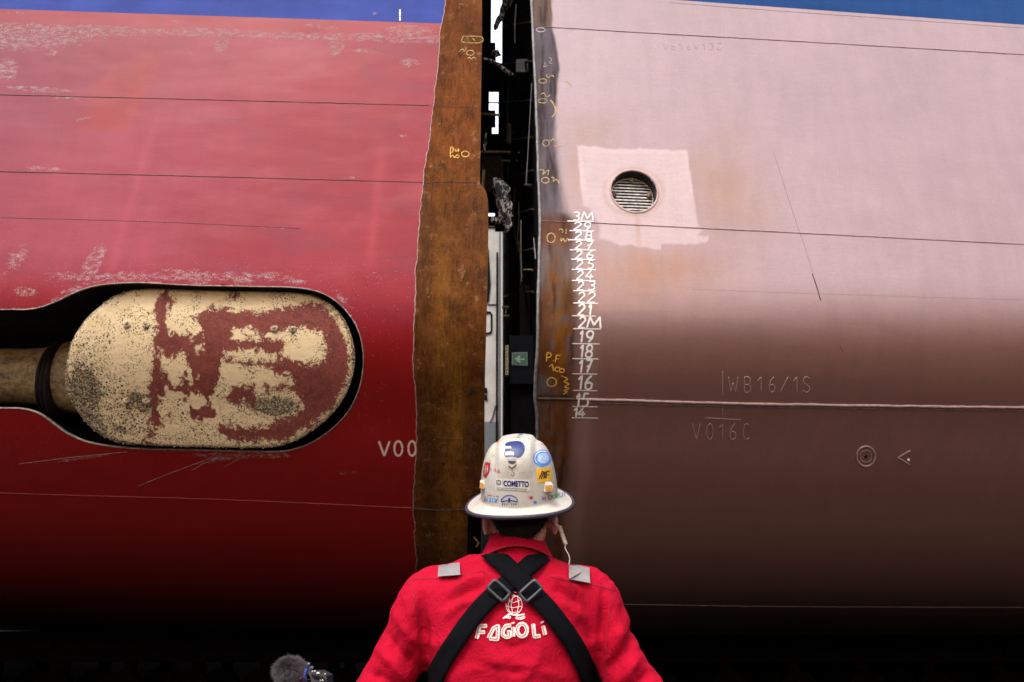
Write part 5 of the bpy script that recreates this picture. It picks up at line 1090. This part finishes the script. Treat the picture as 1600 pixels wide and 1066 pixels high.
# left side
stick([zh(284, 348, 322, 356, 312, 430, 288, 474, 268, 462, 264, 400)], 'shield_sticker', (.34, .02, .03)); hlines([(zh(286, 372, 280, 440), 4), (zh(300, 375, 296, 430), 4), (zh(276, 400, 306, 404), 3)], 'shield_print', (.6, .5, .45))
hlines([(zh(322, 392, 326, 412), 10), ], 'violet_letter', (.28, .22, .5)); hlines([(zh(350, 420, 356, 396, 364, 422), 6), (zh(374, 428, 382, 404, 392, 430), 6), (zh(372, 428, 396, 428), 4)], 'pink_letters', (.6, .12, .12))
stick([zh(320, 300, 336, 245, 350, 250, 348, 290, 330, 330, 312, 332)], 'pale_label', (.55, .55, .34)); hlines([(zh(326, 300, 340, 262), 3), (zh(330, 315, 345, 290, 352, 300), 3)], 'pale_label_print', (.1, .1, .08))
stick([zh(358, 205, 382, 186, 414, 178, 400, 192, 372, 208)], 'orange_flash', (.7, .28, .03))
hlines([(zh(560, 128, 580, 122), 7)], 'dark_star', (.02, .02, .03)); hlines([(zh(532, 144, 564, 140), 8)], 'blue_star', (.03, .06, .35)); hlines([(zh(518, 160, 550, 160), 6), (zh(530, 152, 535, 168), 5)], 'green_star', (.02, .22, .07))
hlines([(zh(686, 185, 700, 195, 716, 188, 730, 204), 3.5), (zh(700, 210, 720, 222, 744, 214), 3.5), (zh(735, 222, 758, 246, 776, 240), 3), (zh(684, 212, 690, 216), 7), (zh(760, 262, 790, 306), 3)], 'pencil_doodle', (.12, .09, .07)); stick([zh(752, 240, 775, 236, 794, 262, 788, 276, 770, 262)], 'small_cream_sticker', (.66, .56, .36))
hlines([(zh(828, 485, 824, 522), 5), (zh(838, 480, 836, 516), 5), (zh(848, 478, 850, 512), 5), (zh(826, 503, 850, 495), 4)], 'side_print', (.12, .14, .3))
# brim stickers
hlines([(zh(285, 610, 270, 652), 6), (zh(300, 602, 330, 604), 5), (zh(340, 604, 352, 612), 5), (zh(360, 606, 384, 610), 5)], 'brim_red_print', (.40, .08, .10)); stick([zh(292, 622, 384, 628, 366, 656, 278, 648)], 'brim_label', (.10, .28, .55)); hlines([(zh(300, 632, 312, 628, 306, 646, 296, 648), 5), (zh(330, 630, 326, 648), 5), (zh(356, 632, 342, 640, 352, 650), 5)], 'brim_label_print', (.7, .7, .72), .0016)
stick([[Zh(464 + 70 * math.cos(a), 660 + 62 * math.sin(a)) for a in np.linspace(math.pi, 2 * math.pi, 20)]], 'arch_sticker', (.44, .42, .55)); hlines([([Zh(464 + 66 * math.cos(a), 660 + 58 * math.sin(a)) for a in np.linspace(math.pi + .3, 2 * math.pi - .3, 16)], 8)], 'arch_band', (.10, .09, .25)); hlines([(zh(402, 650, 464, 640, 528, 650), 8), (zh(464, 622, 464, 655), 16)] + [(zh(x, 664, x, 678), 7) for x in (412, 428, 446, 482, 498, 514)], 'arch_print', (.03, .03, .05))
def star5(cx, cy, r): return [Zh(cx + r * (1 if k % 2 == 0 else .42) * math.cos(-math.pi / 2 + k * math.pi / 5), cy + r * .8 * (1 if k % 2 == 0 else .42) * math.sin(-math.pi / 2 + k * math.pi / 5)) for k in range(10)]
stick([star5(630, 620, 23)], 'red_star', (.5, .03, .05)); stick([star5(660, 654, 22)], 'blue_star', (.03, .2, .5)); stick([star5(918, 588, 12)], 'red_star', (.45, .03, .04)); stick([star5(868, 552, 12)], 'yellow_star', (.7, .5, .05))
for ch, x, col in (('M', 714, (.28, .12, .36)), ('O', 758, (.35, .08, .10)), ('K', 785, (.06, .30, .12)), ('K', 815, (.05, .22, .10)), ('U', 843, (.06, .26, .24)), ('I', 864, (.05, .08, .3)), ('I', 878, (.05, .08, .3))):
    i0 = (x - 714) / 170; hlines([([Zh(x + u * (26 if ch != 'I' else 8), 612 - i0 * 38 + v_ * 30) for u, v_ in st], 7) for st in G[ch]], 'brim_letter', col)
hlines([(zh(876, 524, 900, 545), 8), (zh(900, 540, 930, 568), 8)], 'brim_side_print', (.05, .08, .3)); hlines([(zh(184, 552, 196, 560, 178, 572), 4)], 'brim_tick', (.05, .06, .2))
# side slots with yellow inserts
def slot(poly_w, poly_y, nm):
    c = hcast([np.mean(poly_w, 0)], 0)[0]; 
    for poly, o, mt, name in ((poly_w, .010, M['hatw'], 'accessory_slot'), (poly_y, .0125, M['hatyel'], 'slot_insert')):
        V = [at(x, y, c[1] - o) for x, y in poly]; W3 = [v + Vector((0, .024, .004)) for v in V]; n = len(V); mb = MB(); mb.add(V + W3, [tuple(range(n)), tuple(range(2 * n - 1, n - 1, -1))] + [(i, (i + 1) % n, (i + 1) % n + n, i + n) for i in range(n)]); mb.build(name, mt, hatO)
M['hatw'] = simple('white shell plastic', (.5, .46, .39), .35); M['hatyel'] = simple('amber insert', (.36, .15, .012), .4)
slot(zh(712, 505, 775, 498, 796, 520, 796, 570, 735, 578, 712, 545), zh(736, 528, 792, 520, 793, 570, 738, 577), 'r'); slot(zh(243, 486, 282, 480, 290, 500, 270, 555, 240, 545), zh(243, 502, 268, 512, 268, 558, 242, 545), 'l')
# --- earpiece with coiled cable
ear = Vector(at(868, 802, BY + .01)); epts = [(866, 798), (868, 806), (867, 815), (870, 821), (874, 822)]
mb = MB(); mb.tube([at(x, y, BY - .02) for x, y in smoothpoly(epts, 6, False)], .0022, 8)
c0 = at(874, 822, BY - .025); c1 = at(884, 851, BY - .05); ax = (c1 - c0); L_ = ax.length; ax.normalize(); s1 = ax.orthogonal().normalized(); s2 = ax.cross(s1); pts = []
for i in range(260): f = i / 259; a = f * 2 * math.pi * 13; pts.append(c0 + ax * L_ * f + (s1 * math.cos(a) + s2 * math.sin(a)) * .0042)
mb.tube(pts, .0014, 6); mb.tube([at(x, y, BY - .05 + .0 * y) for x, y in smoothpoly([(884, 851), (883, 857), (888, 866), (890, 874), (889, 882)], 6, False)], .0013, 8)
mb.ball(at(867, 812, BY - .0), (.007, .006, .009)); ep = mb.build('earpiece_cable', simple('clear beige cable', (.62, .50, .42), .3), worker, True)
# ================================================================= camera with furry microphone, lower left
MY = 2.4; mc = empty('camcorder', (at(470, 1060, MY).x, MY, 0), 'black video camera with grey furry microphone cover, bottom left of the worker', 'camera')
mb = MB(); fc = at(453, 1047, MY); core = MB(); R3 = (.042, .045, .032); core.ball(fc, tuple(r * .8 for r in R3)); fr = random.Random(3)
for k in range(9000):
    z = fr.uniform(-1, 1); a = fr.uniform(0, 6.283); s_ = math.sqrt(1 - z * z); d = Vector((s_ * math.cos(a), s_ * math.sin(a), z)); p = fc + Vector((d.x * R3[0], d.y * R3[1], d.z * R3[2])) * .78
    g = (d + Vector((fr.gauss(0, .4), fr.gauss(0, .3), fr.gauss(0, .4) - .15))).normalized(); l = fr.uniform(.008, .017); sd_ = g.cross(Vector((0, 1, 0))); sd_ = sd_.normalized() * .0007 if sd_.length > .01 else Vector((.0007, 0, 0)); bend = Vector((fr.gauss(0, .004), 0, fr.gauss(-.002, .003)))
    m_ = p + g * l * .6; core.add([p - sd_, p + sd_, m_ + sd_ * .7 + bend * .4, m_ - sd_ * .7 + bend * .4, p + g * l + bend], [(0, 1, 2, 3), (3, 2, 4)])
core.build('wind_muff', simple('grey long fur', (.065, .055, .06), .6, nscale=70, namt=.6), mc, True)
def pb(x0, y0, x1, y1, Y, dp, name, mat, bev=.002): return rectbox(x0, y0, x1, y1, Y, dp, name, mat, mc, bev)
M['cam'] = simple('dark camera plastic', (.035, .035, .045), .4, nscale=60, namt=.3)
pb(428, 1063, 478, 1084, MY + .01, .08, 'mic_mount', M['cam'], .004); 
mb = MB(); a = [at(x, y, MY) for x, y in ((480, 1049), (496, 1048), (510, 1056), (511, 1100), (489, 1100), (486, 1062))]; W3 = [p + Vector((0, .09, 0)) for p in a]; mb.add(a + W3, [tuple(range(6)), tuple(range(11, 5, -1))] + [(i, (i + 1) % 6, (i + 1) % 6 + 6, i + 6) for i in range(6)]); cb = mb.build('camera_body', M['cam'], mc)
for i in range(4): mb = MB(); mb.tube([at(487 + i * 5, 1054 + i * 1.2, MY - .003), at(493 + i * 5, 1061 + i, MY - .003)], .0022, 6); mb.build('cooling_slot', M['black'], cb, True)
mb = MB(); [mb.box(at(x, y, MY - .002), (w_, .004, .0035)) for x, y, w_ in ((492, 1048.5, .003), (497, 1051.6, .008), (508, 1053, .003), (488, 1048.7, .002), (503, 1062.5, .010))]; mb.build('highlight_trim', simple('white print', (.8, .8, .8), .4), cb)
for x, y, r in ((482.5, 1038, .0045), (487.5, 1043.5, .0045)):
    mb = MB(); mb.ball(at(x, y, MY + .005), (r, .006, r)); mb.build('knob', simple('slate knob', (.11, .12, .15), .4), mc, True)
mb = MB(); mb.tube([at(484, 1041, MY + .01), at(484, 1052, MY + .01)], .004, 8); mb.build('hot_shoe', M['cam'], mc, True)
mb = MB(); a = [at(x, y, MY - .012) for x, y in ((476.5, 1044), (479, 1047), (476, 1059), (470, 1060), (469.5, 1056), (474, 1050))]; W3 = [p + Vector((0, .02, 0)) for p in a]; mb.add(a + W3, [tuple(range(6)), tuple(range(11, 5, -1))] + [(i, (i + 1) % 6, (i + 1) % 6 + 6, i + 6) for i in range(6)]); mb.build('blue_clip', simple('bright blue plastic', (.06, .16, .75), .4), mc)
mb = MB(); mb.ball(at(469.5, 1059.5, MY - .016), .004); mb.build('red_button', simple('red button', (.7, .03, .08), .3), mc, True)
bs_ = simple('blue stud', (.08, .12, .8), .3)
for x, y in ((460, 1062), (455, 1064), (478, 1060)): mb = MB(); mb.ball(at(x, y, MY - .014), .0018); mb.build('blue_stud', bs_, mc, True)
mb = MB(); b0 = at(482, 1090, MY + .04); mb.tube([b0, Vector((b0.x, b0.y, .75))], .014, 12)
for k in range(3): a_ = k * 2.094 + .5; mb.tube([Vector((b0.x, b0.y, .80)), Vector((b0.x + .35 * math.cos(a_), b0.y + .35 * math.sin(a_), .01))], .011, 10)
mb.build('tripod', M['cam'], mc, True)
